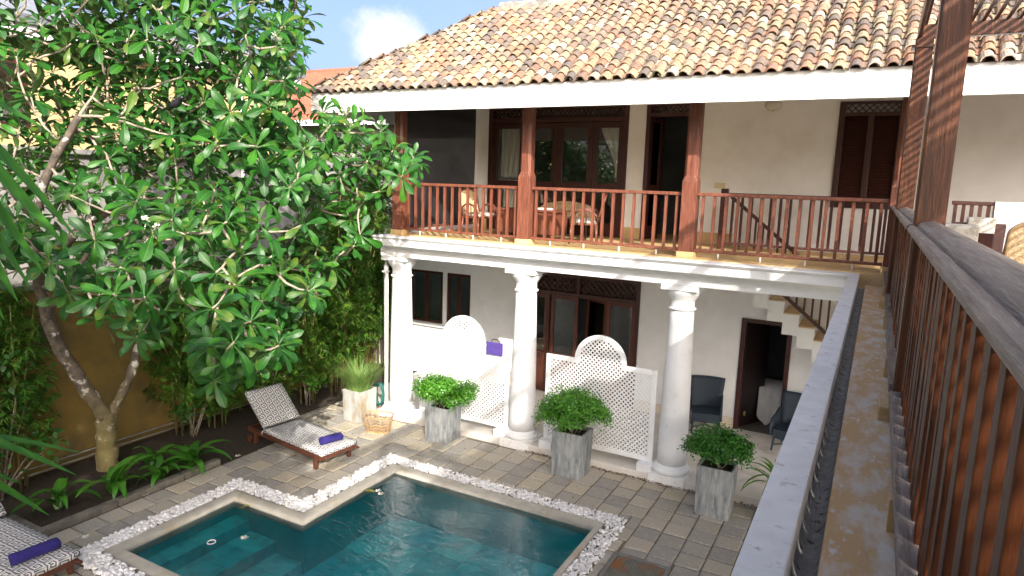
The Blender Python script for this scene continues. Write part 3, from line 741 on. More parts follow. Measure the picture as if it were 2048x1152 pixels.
# right-hand door of the balcony, its leaf folded open
fr = MB()
fr.box(-4.41, -4.32, WY-.03, WY+.14, FZ, 6.66); fr.box(-3.36, -3.27, WY-.03, WY+.14, FZ, 6.66); fr.box(-4.32, -3.36, WY-.03, WY+.14, 6.42, 6.50); fr.box(-4.32, -3.36, WY-.03, WY+.14, 6.62, 6.66)
fr.build('door_frame', DWOOD, villa, bevel=.006)
lattice_panel(villa, -4.32, -3.36, 6.50, 6.62, WY+.03, .10, .022, .012, DWOOD, 'transom_lattice')
leaf(villa, -4.32, -3.86, FZ+.01, 6.41, WY+.05, midz=4.97, hinge='l', ang=R(72))
# louvred shutters above the stairs
fr = MB(); fr.box(-.80, -.70, WY-.04, WY+.1, 4.72, 6.62); fr.box(.16, .26, WY-.04, WY+.1, 4.72, 6.62); fr.box(-.70, .16, WY-.04, WY+.1, 4.72, 4.82); fr.box(-.70, .16, WY-.04, WY+.1, 6.36, 6.43); fr.box(-.70, .16, WY-.04, WY+.1, 6.58, 6.62)
fr.box(-.32, -.22, WY-.035, WY+.09, 4.82, 6.36)
shut = fr.build('shutter_frame', DWOOD, villa, bevel=.005)
sm_ = MB(); sm_.bar((0, 0, 0), (.36, 0, 0), .008, .055, up=(0, .75, 1)); slat_me = sm_.mesh('louvre_slat', DWOOD)
for x in (-.69, -.21):
    for k in range(30): link('louvre_slat', slat_me, shut, mw=Matrix.Translation((x, WY+.02, 4.85+k*.051)))
lattice_panel(villa, -.70, .16, 6.43, 6.58, WY+.0, .115, .02, .012, DWOOD, 'transom_lattice')
lw = MB(); lw.box(-.79, .25, WY+.12, WY+.13, 6.43, 6.60); lw.build('transom_backboard', WHITE, villa)  # white board stands for the brightness seen through the lattice
lw = MB(); lw.box(-.79, .25, WY+.11, WY+.14, 4.73, 6.42); lw.build('shutter_backing', DWOOD, villa)
# ground floor folding doors
fr = MB()
fr.box(-6.98, -6.90, WY-.03, WY+.14, .12, 2.97); fr.box(-4.40, -4.31, WY-.03, WY+.14, .12, 2.97); fr.box(-6.90, -4.40, WY-.03, WY+.14, 2.90, 2.97)
fr.box(-6.90, -4.40, WY-.03, WY+.14, 2.46, 2.55); fr.box(-5.80, -5.72, WY-.028, WY+.13, 2.55, 2.90); fr.box(-6.52, -6.45, WY-.028, WY+.13, .12, 2.46)
fr.build('door_frame', DWOOD, villa, bevel=.006)
lattice_panel(villa, -6.90, -5.80, 2.55, 2.90, WY+.03, .14, .018, .012, MWOOD, 'transom_lattice'); lattice_panel(villa, -5.72, -4.40, 2.55, 2.90, WY+.03, .14, .018, .012, MWOOD, 'transom_lattice')
leaf(villa, -6.89, -6.53, .13, 2.45, WY+.03, st=.075, botr=.95, wood=MWOOD)
leaf(villa, -6.44, -5.76, .13, 2.45, WY+.03, botr=.95, wood=MWOOD)
leaf(villa, -5.75, -5.08, .13, 2.45, WY+.05, hinge='r', ang=R(-24), botr=.95, wood=MWOOD)
leaf(villa, -5.07, -4.41, .13, 2.45, WY+.03, botr=.95, wood=MWOOD)
# ground floor right-hand door, leaf standing open into the dark room
fr = MB(); fr.box(-2.18, -2.09, WY-.03, WY+.2, .12, 2.45); fr.box(-1.31, -1.22, WY-.03, WY+.2, .12, 2.45); fr.box(-2.09, -1.31, WY-.03, WY+.2, 2.37, 2.45)
fr.build('door_frame', DWOOD, villa, bevel=.006)
dl = MB(); M4 = Matrix.Translation((-2.08, WY+.12, 0)) @ Matrix.Rotation(R(62), 4, 'Z'); dl.box(0, .74, 0, .04, .13, 2.36); dl.v = [tuple(M4 @ Vector(p)) for p in dl.v]
dl = dl.build('door_leaf', mat('darkened_leaf_wood', (.018, .009, .009), (.012, .007, .007), scale=6, rough=.4), villa, bevel=.004)  # wood colour darkened to put the room's shade into the leaf
kn = MB(); q = M4 @ Vector((.1, -.03, .42)); kn.lathe(q.x, q.y, [(.012, .36), (.022, .38), (.022, .44), (.012, .46)], 12); kn.build('door_stop', BRASS, dl)
# side wing seen past the first column: low annex with two windows
aw = MB()
for x0, x1, z0, z1 in ((-11.7, -10.47, -.05, 3.0), (-8.64, -8.602, -.05, 3.0), (-10.47, -8.64, -.05, 1.36), (-10.47, -8.64, 2.70, 3.0), (-9.46, -9.34, 1.36, 2.70)):
    aw.box(x0, x1, WY+.02, WY+.2, z0, z1)
aw.build('annex_wall', LOWALL, villa)
for x0, x1 in ((-10.47, -9.46), (-9.34, -8.64)):
    w = MB(); c = .07
    w.box(x0, x0+c, WY+.04, WY+.1, 1.36, 2.7); w.box(x1-c, x1, WY+.04, WY+.1, 1.36, 2.7); w.box(x0+c, x1-c, WY+.04, WY+.1, 1.36, 1.36+c); w.box(x0+c, x1-c, WY+.04, WY+.1, 2.7-c, 2.7)
    xm = (x0+x1)/2; w.box(xm-.05, xm+.05, WY+.041, WY+.099, 1.36+c, 2.7-c)
    wf = w.build('annex_window', DWOOD, villa, bevel=.004)
    for a, b in ((x0+c, xm-.05), (xm+.05, x1-c)):
        g = MB(); g.box(a, b, WY+.068, WY+.074, 1.36+c, 2.7-c); g.build('pane', GLASS, wf)
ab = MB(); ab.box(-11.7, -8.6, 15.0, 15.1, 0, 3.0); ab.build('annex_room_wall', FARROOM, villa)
asill = MB(); asill.box(-10.55, -8.64, WY-.08, WY+.04, 1.28, 1.355); asill.build('window_sill', WHITE, villa, bevel=.008)

# --- fascia and soffit boards
fa = MB(); fa.box(-9.94, 6.3, 9.93, 9.97, 6.205, 6.575); fa.box(-9.94, -9.90, 9.971, 16.0, 6.205, 6.574)
fa.build('fascia', FASCIA, villa, bevel=.004)
# --- roof: deck, then tiles
SL = .72; EY, EZ = 9.93, 6.58; RUN = 2.72; XL = -9.94; XR = 6.3
RYY, RZZ = EY+RUN, EZ+SL*RUN
dk = MB()
dk.add([(XL, EY, EZ), (XR, EY, EZ), (XR, RYY, RZZ), (XL+RUN, RYY, RZZ), (XL, 16.2, EZ), (XL+RUN, 16.2-RUN, RZZ), (XR, 16.2, EZ), (XR, 16.2-RUN, RZZ)],
       [(0, 1, 2, 3), (0, 3, 5, 4), (3, 2, 7, 5), (4, 5, 7, 6)])
roof = dk.build('roof', mat('roof_deck', (.10, .06, .04), (.06, .04, .03), scale=6, rough=.9), villa, fixn=False)
ca = 1/math.sqrt(1+SL*SL); sa = SL*ca
UP = Vector((0, ca, sa)); NO = Vector((0, -sa, ca))
def tile_mesh(k):
    rg = random.Random(40+k); n = 7; Lg = .285
    r0, r1 = .082+rg.uniform(-.004, .006), .066
    V = []; F = []
    for (yy, r) in ((0, r0), (Lg, r1)):
        for t_ in (0, .013):
            for i in range(n):
                a = R(8) + (PI-R(16))*i/(n-1)
                V.append(((r-t_)*math.cos(a), yy+rg.uniform(-.004, .004)*(t_ == 0), (r-t_)*math.sin(a)*1.02 - .02))
    # blocks: 0 outer low, 1 inner low, 2 outer high, 3 inner high
    for i in range(n-1):
        F.append((i, i+1, 2*n+i+1, 2*n+i)); F.append((n+i+1, n+i, 3*n+i, 3*n+i+1)); F.append((i+1, i, n+i, n+i+1))
    return V, F
TV = [tile_mesh(k) for k in range(5)]
TMESH = []
for V, F in TV:
    g = MB(); g.add(V, F, smooth=False); TMESH.append(g.mesh('tile', TILE))
tiles = []
COLP, ROWP = .200, .190
nrow = int(RUN/ca/ROWP)
ncol = int((XR-XL)/COLP)
def wob(x, s): return .012*math.sin(x*1.3+s*2.1)+.010*math.sin(x*3.7-s*1.3)
for c in range(ncol):
    x = XL+.10+c*COLP; jx = random.uniform(-.008, .008)
    for r in range(nrow):
        s = -.075+r*ROWP
        if x - XL < s*ca - .02: break
        p = Vector((x+jx+random.uniform(-.009, .009), EY, EZ)) + UP*(s+random.uniform(-.014, .014)) + NO*(.052+wob(x, s)+random.uniform(-.004, .004))
        tilt = R(5)+random.uniform(-.03, .03)
        M4 = Matrix.Translation(p) @ Matrix((Vector((1, 0, 0)), UP, NO)).transposed().to_4x4() @ Matrix.Rotation(-tilt, 4, 'X') @ Matrix.Rotation(random.uniform(-.05, .05), 4, 'Z') @ Matrix.Rotation(random.uniform(-.06, .06), 4, 'Y') @ Matrix.Diagonal((1, 1.0, 1.0, 1))
        tiles.append((M4, random.randrange(5)))
# left-hand slope, seen only along the hip
UPL = Vector((ca, 0, sa)); NOL = Vector((-sa, 0, ca))
tl = []
for c in range(30):
    y = EY+.10+c*COLP
    for r in range(nrow):
        s = -.075+r*ROWP
        if y-EY < s*ca-.02: break
        p = Vector((XL, y, EZ))+UPL*s+NOL*.05
        M4 = Matrix.Translation(p) @ Matrix((Vector((0, -1, 0)), UPL, NOL)).transposed().to_4x4() @ Matrix.Rotation(-R(5), 4, 'X')
        tl.append((M4, random.randrange(5)))
hipd = Vector((1, 1, SL)).normalized(); hn = Vector((-1, -1, 0)).normalized(); hn = (Vector((0, 0, 1))-hipd*hipd.z).normalized(); hx = hipd.cross(hn)
for k in range(int(RUN*math.sqrt(2+SL*SL)/.2)):
    p = Vector((XL, EY, EZ))+hipd*(k*.2-.05)+hn*.045
    tl.append((Matrix.Translation(p) @ Matrix((hx, hipd, hn)).transposed().to_4x4() @ Matrix.Rotation(-R(4), 4, 'X') @ Matrix.Diagonal((1.15, 1, 1, 1)), random.randrange(5)))
def view_size(M4):
    p = M4.translation-Vector((0, 0, CAMZ)); d = p.dot(CF); x = p.dot(CR)/d*FPX+1024; y = p.dot(CD)/d*FPX+576
    inside = -20 < x < 2068 and -10 < y < 1160
    return (0 if inside else 1, p.length)
tiles.sort(key=lambda t: view_size(t[0]))
for M4, k in tiles[:300]: link('tile', TMESH[k], roof, mw=M4)
V_, F_ = [], []; o = 0
for M4, k in tiles[300:]+tl:
    A = np.array(M4); v = np.array(TV[k][0]) @ A[:3, :3].T + A[:3, 3]
    V_.append(v); F_.append(np.array(TV[k][1])+o); o += len(v)
stuff(link('tile_field', np_mesh('tile_field', np.vstack(V_), np.vstack(F_), TILE), roof))
# channel tiles between the covers
V_, F_ = [], []; o = 0
for c in range(ncol):
    x = XL+.20+c*COLP
    for r in range(nrow):
        s = -.06+r*ROWP
        if x-XL < s*ca: break
        base = Vector((x, EY, EZ))+UP*s
        ring = []
        for (ss, dz) in ((0, .028), (.23, .006)):
            for i in range(5):
                a = PI+PI*i/4; q = base+UP*ss+Vector((1, 0, 0))*(.07*math.cos(a))+NO*(dz+.055+.05*math.sin(a)); ring.append(q[:])
        V_ += ring
        for i in range(4): F_.append((o+i, o+i+1, o+6+i, o+5+i))
        o += 10
stuff(link('channel_tiles', np_mesh('channel_tiles', np.array(V_), np.array(F_), TILE), roof))
rg_ = MB()
for k in range(42):
    x = XL+RUN-.05+k*.33; rg_.tube([(x, RYY, RZZ+.0+random.uniform(-.012, .012)), (x+.36, RYY, RZZ+.02+random.uniform(-.012, .012))], [.115, .10], 10, smooth=False)
rg_.build('ridge_tiles', MORTAR, roof)
rm = MB(); rm.prism([(RYY-.16, RZZ-.09), (RYY+.16, RZZ-.09), (RYY+.08, RZZ+.06), (RYY-.08, RZZ+.06)], 0, XL+RUN+.02, XR); rm.build('ridge_mortar', MORTAR, roof)

# --- mesh blind closing the left side of the balcony
bl = MB(); nn = 14
for i in range(nn+1):
    y = 11.14+(WY-11.2)*i/nn
    for z, dx in ((6.7, 0), (5.6, .012*math.sin(i*1.1)), (4.02, .03*math.sin(i*.8))): bl.v.append((-8.54+dx, y, z))
for i in range(nn):
    for k in range(2): bl.f.append((i*3+k, i*3+3+k, i*3+4+k, i*3+1+k)); bl.m.append(0); bl.sm.append(True)
b_ = bl.build('roller_blind', SCREEN, fixn=False); tag(b_, 'dark mesh roller blind hanging down the left end of the balcony', 'blind')
# --- downpipe at the first column
dp = MB(); dp.tube([(-8.95, 11.4, 3.70), (-8.95, 11.25, 3.5), (-8.95, 11.05, 3.36), (-8.93, 10.98, 3.2), (-8.92, 10.97, .22), (-8.90, 10.90, .14), (-8.86, 10.78, .10)], [.05, .05, .05, .05, .045, .045, .045], 12)
dpo = dp.build('downpipe', PVC, villa)
dp = MB(); dp.box(-8.99, -8.86, 10.93, 11.01, 3.05, 3.08); dp.build('pipe_clamp', PVC, dpo)
# switch plate, socket, ceiling lamp
sw = MB(); sw.box(-2.93, -2.72, WY-.018, WY-.001, 5.0, 5.11); tag(sw.build('switch_plate', mat('cream_plastic', (.66, .58, .36), None, rough=.5), bevel=.004), 'cream switch plate on the balcony back wall beside the open door', 'switch')
sw = MB(); sw.box(-1.10, -.90, WY-.016, WY-.001, .78, .88); tag(sw.build('wall_socket', PVC, bevel=.004), 'white double socket low on the veranda wall by the stairs', 'socket')
lamp = thing('ceiling_lamp', (-1.86, 13.2, 6.72), 'glass bowl lamp hanging under the balcony ceiling', 'lamp')
g = MB(); g.lathe(-1.86, 13.2, [(.03, 6.42), (.10, 6.44), (.145, 6.49), (.15, 6.54), (.13, 6.57)], 20); g.build('lamp_shade', mat('lamp_glass', (.60, .60, .52), None, rough=.2), lamp)
g = MB(); g.tube([(-1.86, 13.2, 6.40), (-1.86, 13.2, 6.72)], .012, 8); g.build('lamp_stem', BRASS, lamp)

# ================================================================== GALLERY WING (right, under the camera)
wing = thing('gallery_wing', (1.6, 5, 0), 'open gallery wing on the right with white parapet, teak railing and slatted pergola', 'building')
pp = MB()
pp.prism([(-.275, 3.86), (-.279, 3.842), (-.24, 3.81), (-.225, 3.80), (-.222, 3.672), (-.12, 3.66), (-.05, 3.61), (-.04, 3.43), (.34, 3.43), (.34, 3.595), (-.137, 3.595), (-.137, 3.858)], 1, -3.2, 11.3)
pp.build('parapet', PARAPET, wing, bevel=.006)
gt = MB()
for k in range(13):
    y0 = -3.1+k*1.08; y1 = y0+1.06
    if y0 > 10.3: break
    y1 = min(y1, 10.42); n = 8; v = []
    for yy, e in ((y0, .0), (y1, .006)):
        for i in range(n+1):
            a = PI+PI*i/n; v.append((-.096+(.0405+e*.2)*math.cos(a), yy, 3.720+.050*math.sin(a)+e))
    gt.add(v, [(i, i+1, n+2+i, n+1+i) for i in range(n)], smooth=True)
    gt.box(-.1365, -.0555, y1-.004, y1+.016, 3.640, 3.680)
gt.build('gutter', GUTTER, wing, fixn=False)
lg = MB(); lg.box(-.055, .330, -3.1, 10.44, 3.60, 3.735); lg.build('ledge', LEDGE, wing, bevel=.008)
fl = MB(); fl.box(.331, 3.5, -3.1, 13.84, 3.44, 3.84); fl.box(3.502, 5.45, -3.1, 13.84, 3.44, 3.84); fl.box(.307, .3305, -3.1, 10.9, 3.74, 3.870); fl.build('gallery_floor', mat('gallery_floor_tile', (.15, .085, .055), (.11, .065, .045), scale=3, rough=.5), wing)  # narrow upstand added at the floor edge to block sun under the bottom rail
for b_ in ((5.33, 5.45, -3.0, 13.8, 3.84, 4.72), (1.44, 2.75, 11.62, 11.80, 3.84, 4.935)):
    lw = MB(); lw.box(*b_); lw.build('low_wall', LOWALL, wing, bevel=.01)
for y in (7.6, 4.4, 1.2):
    wc = MB(); wc.lathe(.16, y, [(.25, .12), (.25, .3), (.24, .35), (.20, 3.1), (.26, 3.3), (.26, 3.43)], 28); wc.build('gallery_column', WHITE, wing)
PC = .247
def wing_post(y, top, w=.145):
    g = MB(); h = w/2; c = .012
    o8 = [(-h+c, -h), (h-c, -h), (h, -h+c), (h, h-c), (h-c, h), (-h+c, h), (-h, h-c), (-h, -h+c)]
    g.prism([(PC+a, y+b) for a, b in o8], 2, 3.735, top)
    p = g.build('gallery_post', WWOOD, wing)
    f = MB(); f.box(.115, PC+h+.01, y-h-.02, y+h+.02, 3.730, 3.815); f.build('footing', OCHRE, p, bevel=.006)
    return p
wing_post(4.28, 6.66); fp = wing_post(8.50, 6.62, .165); wing_post(.05, 6.66); wing_post(-3.0, 6.66)
cpb = MB(); cpb.box(PC-.115, PC+.115, 8.40, 8.60, 6.52, 6.545); cpb.build('post_cap', WWOOD, fp)
hp = [(.160, 4.795), (.149, 4.806), (.147, 4.822), (.156, 4.834), (.172, 4.838), (.184, 4.833), (.190, 4.826), (.195, 4.842), (.207, 4.852), (.225, 4.859), (.250, 4.8635), (.275, 4.861), (.297, 4.853), (.313, 4.840), (.321, 4.822), (.316, 4.803), (.300, 4.793), (.27, 4.780), (.20, 4.780)]
rails = []
for y0, y1 in ((-3.1, 4.205), (4.355, 8.415), (8.585, 10.91)):
    g = MB(); g.prism(hp, 1, y0, y1)
    r = g.build('gallery_railing', GREYWOOD, wing, bevel=.003)
    b = MB(); b.box(.158, .305, y0, y1, 3.862, 3.912); b.build('bottom_rail', GREYWOOD, r, bevel=.005)
    rails.append((r, y0, y1))
bm_ = MB(); bm_.box(-.034, .034, -.042, .042, 0, .875); bmesh_ = bm_.mesh('gallery_baluster', mat('dark_teak', (.085, .025, .007), (.024, .008, .004), scale=6, rough=.45, spec=.18, bump=.16, stretch=(6, 6, .5), rvar=.1))
for r, y0, y1 in rails:
    n = round((y1-y0)/.172)
    for i in range(n):
        y = y0+(y1-y0)*(i+.5)/n
        if y < -.3: continue
        o = link('gallery_baluster', bmesh_, r, bevel=.004, mw=Matrix.Translation((.240+random.uniform(-.004, .004), y, 3.912)) @ Matrix.Rotation(random.uniform(-.06, .06), 4, 'Z'))
    for y in np.arange(max(y0, 0)+.9, y1-.3, 1.9): f = MB(); f.box(.150, .20, y-.03, y+.03, 3.730, 3.864); f.build('rail_block', OCHRE, r)
pg = MB()
for y in (-3.0, .05, 4.28, 8.50):
    pg = MB(); pg.box(.215, 5.42, y-.045, y+.045, 6.615, 6.755); perg = pg.build('pergola_beam', WWOOD, wing, bevel=.006)
eb = MB(); eb.box(.175, .212, -3.2, 8.62, 6.62, 6.76); eb.build('edge_beam', WWOOD, wing, bevel=.005)
sl = MB(); sl.box(-.0155, .0155, -3.3, 8.75, 0, .022); slm = sl.mesh('pergola_slat', WWOOD)
for k in range(52):
    link('pergola_slat', slm, perg, mw=Matrix.Translation((.24+k*.1, 0, 6.758)))
for b_ in ((2.15, 2.60, -3.3, 3.4, 6.785, 6.83), (3.20, 3.55, -3.3, 3.4, 6.785, 6.83), (2.90, 3.55, 3.4, 8.75, 6.786, 6.831), (1.22, 1.40, -3.3, 8.6, 6.70, 6.7575)):  # unseen boards added to shade parapet and posts, gapped to let sun onto the rail
    rb = MB(); rb.box(*b_); rb.build('shade_board', WWOOD, wing)
for y in (8.5, 4.28, .05, -3.0):
    g = MB(); g.box(5.33, 5.45, y-.06, y+.06, 4.72, 6.615); g.build('rear_post', WWOOD, wing)
# stub of dark railing behind the post
railing(wing, (.93, 11.7), (1.43, 11.7), 4.0, 4.93, 5, wood=DWOOD, name='stair_guard')

# ================================================================== FURNITURE
def lobj(name, mb, mats, parent, bevel=0, mw=None, uv=False, fixn=True):
    me = mb.mesh(name, mats)
    if fixn:
        bm = bmesh.new(); bm.from_mesh(me); bmesh.ops.recalc_face_normals(bm, faces=bm.faces); bm.to_mesh(me); bm.free()
    if uv:
        ul = me.uv_layers.new(name='UVMap')
        for p in me.polygons:
            nz = abs(p.normal.z) > .5; nx = abs(p.normal.x) > .5
            for li in p.loop_indices:
                c = me.vertices[me.loops[li].vertex_index].co
                ul.data[li].uv = (c.x, c.y) if nz else ((c.z, c.y) if nx else (c.x, c.z))
    o = bpy.data.objects.new(name, me); COL.objects.link(o); o.parent = parent
    if mw is not None: o.matrix_local = mw
    if bevel:
        b = o.modifiers.new('bevel', 'BEVEL'); b.width = bevel; b.segments = 3; b.limit_method = 'ANGLE'; b.angle_limit = R(40)
    return o
def rthing(name, loc, rz, label, cat, group=None):
    t = thing(name, loc, label, cat, group); t.rotation_euler = (0, 0, rz); return t

def slab(mb, x0, x1, y0, y1, z0, z1, nx=10, ny=6, puff=.0):
    """a soft slab: grid on top and bottom"""
    for zz, sg in ((z1, 1), (z0, -1)):
        pass
    v = []; f = []
    for s in (1, -1):
        for i in range(nx+1):
            for j in range(ny+1):
                u, w = i/nx, j/ny
                e = (math.sin(PI*u)*math.sin(PI*w))**.35 if 0 < i < nx and 0 < j < ny else 0
                z = z1 + puff*e if s > 0 else z0
                v.append((x0+(x1-x0)*u, y0+(y1-y0)*w, z))
    n1 = (nx+1)*(ny+1)
    for i in range(nx):
        for j in range(ny):
            a = i*(ny+1)+j; f.append((a, a+ny+1, a+ny+2, a+1)); f.append((n1+a, n1+a+1, n1+a+ny+2, n1+a+ny+1))
    for i in range(nx):
        a = i*(ny+1); f.append((a+ny+1, a, n1+a, n1+a+ny+1)); a = i*(ny+1)+ny; f.append((a, a+ny+1, n1+a+ny+1, n1+a))
    for j in range(ny):
        a = j; f.append((a, a+1, n1+a+1, n1+a)); a = nx*(ny+1)+j; f.append((a+1, a, n1+a, n1+a+1))
    mb.add(v, f, smooth=True); return mb

LFR = mat('lounger_wood', (.11, .038, .020), (.055, .020, .012), scale=8, rough=.4, bump=.1, stretch=(.5, 5, 5))
def lounger(loc, rz, label, back=43):
    t = rthing('sun_lounger', loc, rz, label, 'sun lounger', 'sun loungers round the pool')
    W = .36
    g = MB()
    for s in (-1, 1): g.box(-.52, 1.66, s*W-.02, s*W+.02, .185, .275)
    g.box(1.62, 1.66, -W+.02, W-.02, .187, .273); g.box(-.52, -.48, -W+.02, W-.02, .187, .273); g.box(-.02, .03, -W+.02, W-.02, .19, .27)
    for k in range(16): g.box(.06+k*.098, .13+k*.098, -W+.02, W-.02, .262, .280)
    lobj('frame', g, LFR, t, .006)
    for x in (1.50, -.28):
        for s in (-1, 1):
            b = MB(); b.box(x-.035, x+.035, s*W-.03, s*W+.03, 0, .27); lobj('leg', b, LFR, t, .006)
    for s in (-1, 1):
        w = MB(); n = 20; ring = [(.065*math.cos(2*PI*i/n)-.42, .065*math.sin(2*PI*i/n)+.066) for i in range(n)]
        w.prism(ring, 1, s*(W+.022), s*(W+.055)); lobj('wheel', w, LFR, t, .004)
    for s in (-1, 1):
        h = MB(); h.box(1.66, 1.80, s*(W-.02)-.018, s*(W-.02)+.018, .235, .270); lobj('handle', h, LFR, t, .008)
    c = MB(); slab(c, .01, 1.70, -.385, .385, .283, .352, 18, 8, .018); lobj('seat_cushion', c, KEY, t, 0, uv=True)
    c = MB(); slab(c, 0, .80, -.385, .385, 0, .072, 10, 8, .018)
    lobj('back_cushion', c, KEY, t, 0, uv=True, mw=Matrix.Translation((.0, 0, .352)) @ Matrix.Rotation(PI+R(back), 4, 'Y') @ Matrix.Rotation(PI, 4, 'X'))
    b = MB(); b.box(0, .78, -.34, -.30, -.03, 0); b.box(0, .78, .30, .34, -.03, 0)
    for k in range(7): b.box(.03+k*.11, .10+k*.11, -.30, .30, -.02, -.004)
    lobj('back_frame', b, LFR, t, 0, mw=Matrix.Translation((.02, 0, .30)) @ Matrix.Rotation(PI+R(back), 4, 'Y') @ Matrix.Rotation(PI, 4, 'X'))
    tie = MB(); tie.tube([(.02, -.40, .33), (.015, -.42, .30), (.03, -.43, .26)], .006, 6); lobj('tie', tie, LINEN, t)
    return t
L1 = lounger((-9.50, 8.60, 0), R(-8), 'sun lounger with greek key cushions standing under the frangipani tree')
L2 = lounger((-9.88, 3.80, 0), R(1), 'sun lounger cut off at the lower left corner by the pebbles')
def towel(loc, rz, label, ln=.40, r=.062):
    m = MB(); n = 44; pts = []
    for i in range(n+1):
        a = i/n*2*PI*2.4; rr = .018+(r-.018)*i/n; pts.append((rr*1.25*math.cos(a), rr*math.sin(a)))
    th = .012; v = []; f = []
    segs = 7
    for s in range(segs+1):
        y = -ln/2+ln*s/segs; 
        for i, (x, z) in enumerate(pts):
            q = 1+.03*math.sin(s*2.1+i*.3); v.append((x*q, y+.006*math.sin(i*.7), z*q))
    for s in range(segs):
        for i in range(n): a = s*(n+1)+i; f.append((a, a+1, a+n+2, a+n+1))
    m.add(v, f, smooth=True)
    o = m.build('rolled_towel', TOWEL, fixn=False); so = o.modifiers.new('thick', 'SOLIDIFY'); so.thickness = th
    o.location = loc; o.rotation_euler = (0, 0, rz); tag(o, label, 'towel', 'rolled purple towels'); return o
towel((-8.06, 8.40, .352+.075), R(-18), 'rolled dark purple towel on the foot of the lounger by the basket')
towel((-8.48, 3.86, .352+.078), R(-6), 'rolled dark purple towel on the lounger in the lower left corner', ln=.50)

def hoop(cx, pts_fn, n=14): return [pts_fn(i/n) for i in range(n+1)]
def wood_armchair(loc, rz, label, wood=WOOD, cushion=CUSHC, group='cane armchairs'):
    t = rthing('armchair', loc, rz, label, 'armchair', group)
    g = MB(); g.box(-.27, .27, -.25, .27, .36, .40); lobj('seat', g, wood, t, .008)
    c = MB(); slab(c, -.26, .26, -.24, .26, .40, .45, 8, 8, .03); lobj('cushion', c, cushion, t)
    # cane back, leaning, rounded top
    b = MB(); n = 12; out = [(-.25, 0), (.25, 0)] + [(.25*math.cos(PI*i/n), .42+.13*math.sin(PI*i/n)) for i in range(n+1)]
    b.prism(out, 1, 0, .012)
    fr_ = MB(); rim = [(.25, 0, 0)] + [(.25*math.cos(PI*i/n), 0, .42+.13*math.sin(PI*i/n)) for i in range(n+1)] + [(-.25, 0, 0)]
    fr_.tube(rim, .022, 8)
    Mb = Matrix.Translation((0, .26, .42)) @ Matrix.Rotation(R(-16), 4, 'X')
    bo = lobj('backrest', b, CANEW, t, mw=Mb); lobj('back_frame', fr_, wood, bo)
    for s in (-1, 1):
        a = MB(); n = 12
        arc = [(s*.28, -.24+.0*i, .40) for i in range(1)] + [(s*(.28+.02*math.sin(PI*i/n)), .02-.26*math.cos(PI*i/n), .42+.23*math.sin(PI*i/n)) for i in range(n+1)]
        a.tube(arc, .020, 8)
        for k in range(4):
            y = -.14+k*.10; h = .42+.22*math.sqrt(max(0, 1-((y-.02)/.26)**2)); a.tube([(s*.28, y, .40), (s*.295, y, h)], .010, 6)
        lobj('arm', a, wood, t)
        for y in (-.22, .24):
            l = MB(); l.tube([(s*.25, y, .37), (s*.27, y*1.12, 0)], [.024, .017], 8); lobj('leg', l, wood, t)
    return t
wood_armchair((-7.32, 12.05, FZ), R(75), 'cane armchair at the left end of the balcony table')
wood_armchair((-4.95, 12.0, FZ), R(-70), 'cane armchair at the right end of the balcony table, in front of the pilaster')
tb = thing('table', (-6.15, 12.15, FZ), 'low red wooden table between the armchairs on the balcony', 'table')
g = MB(); g.box(-.72, .72, -.34, .34, .56, .60); lobj('tabletop', g, WOOD, tb, .01)
g = MB(); g.box(-.66, .66, -.30, .30, .12, .56); lobj('cabinet', g, WOOD, tb, .006)
for sx_ in (-1, 1):
    for sy_ in (-1, 1): g = MB(); g.box(sx_*.6-.03, sx_*.6+.03, sy_*.25-.03, sy_*.25+.03, 0, .12); lobj('leg', g, WOOD, tb)
nap = MB(); slab(nap, -6.05, -5.65, 11.98, 12.25, FZ+.601, FZ+.615, 6, 5, .02); tag(nap.build('napkin', LINEN), 'crumpled white napkin on the balcony table', 'napkin')
so_ = thing('cane_sofa', (-5.95, 13.2, FZ), 'cane backed settee behind the balcony table', 'settee')
g = MB(); g.box(-.72, .72, -.28, .25, .34, .40); lobj('seat', g, DWOOD, so_, .01)
n = 18; out = [(.70*math.cos(PI*i/n), .55+.22*math.sin(PI*i/n)) for i in range(n+1)] + [(-.70, .40), (.70, .40)]
g = MB(); g.prism(out, 1, .24, .26); lobj('backrest', g, CANEW, so_)
g = MB(); g.tube([(.70, .25, .38)]+[(.70*math.cos(PI*i/n), .25, .55+.22*math.sin(PI*i/n)) for i in range(n+1)]+[(-.70, .25, .38)], .025, 8); lobj('back_frame', g, DWOOD, so_)
for sx_ in (-1, 1):
    for y in (-.24, .22): g = MB(); g.tube([(sx_*.66, y, 0), (sx_*.66, y, .36)], .024, 8); lobj('leg', g, DWOOD, so_)
# chairs on the gallery to the right
def cushion_chair(loc, rz, label):
    t = rthing('gallery_chair', loc, rz, label, 'chair', 'gallery chairs')
    g = MB(); g.box(-.25, .25, -.25, .25, .36, .41); lobj('seat', g, DWOOD, t, .01)
    c = MB(); slab(c, -.24, .24, -.24, .24, .41, .47, 8, 8, .03); lobj('seat_cushion', c, CUSHC, t)
    c = MB(); slab(c, -.14, .14, 0, .42, 0, .09, 6, 8, .03); lobj('back_cushion', c, CUSHC, t, .02, mw=Matrix.Translation((0, .26, .50)) @ Matrix.Rotation(R(80), 4, 'X'))
    g = MB(); g.box(-.25, .25, .24, .27, .41, .86); lobj('backrest', g, DWOOD, t, .01)
    for sx_ in (-1, 1):
        for y in (-.22, .24): g = MB(); g.box(sx_*.22-.02, sx_*.22+.02, y-.02, y+.02, 0, .37); lobj('leg', g, DWOOD, t)
    return t
cushion_chair((.66, 7.1, 3.84), R(172), 'gallery chair with pale back cushion right behind the dark post')
cushion_chair((1.03, 9.7, 3.84), R(186), 'gallery chair with pale back cushion beside the round cane chair')
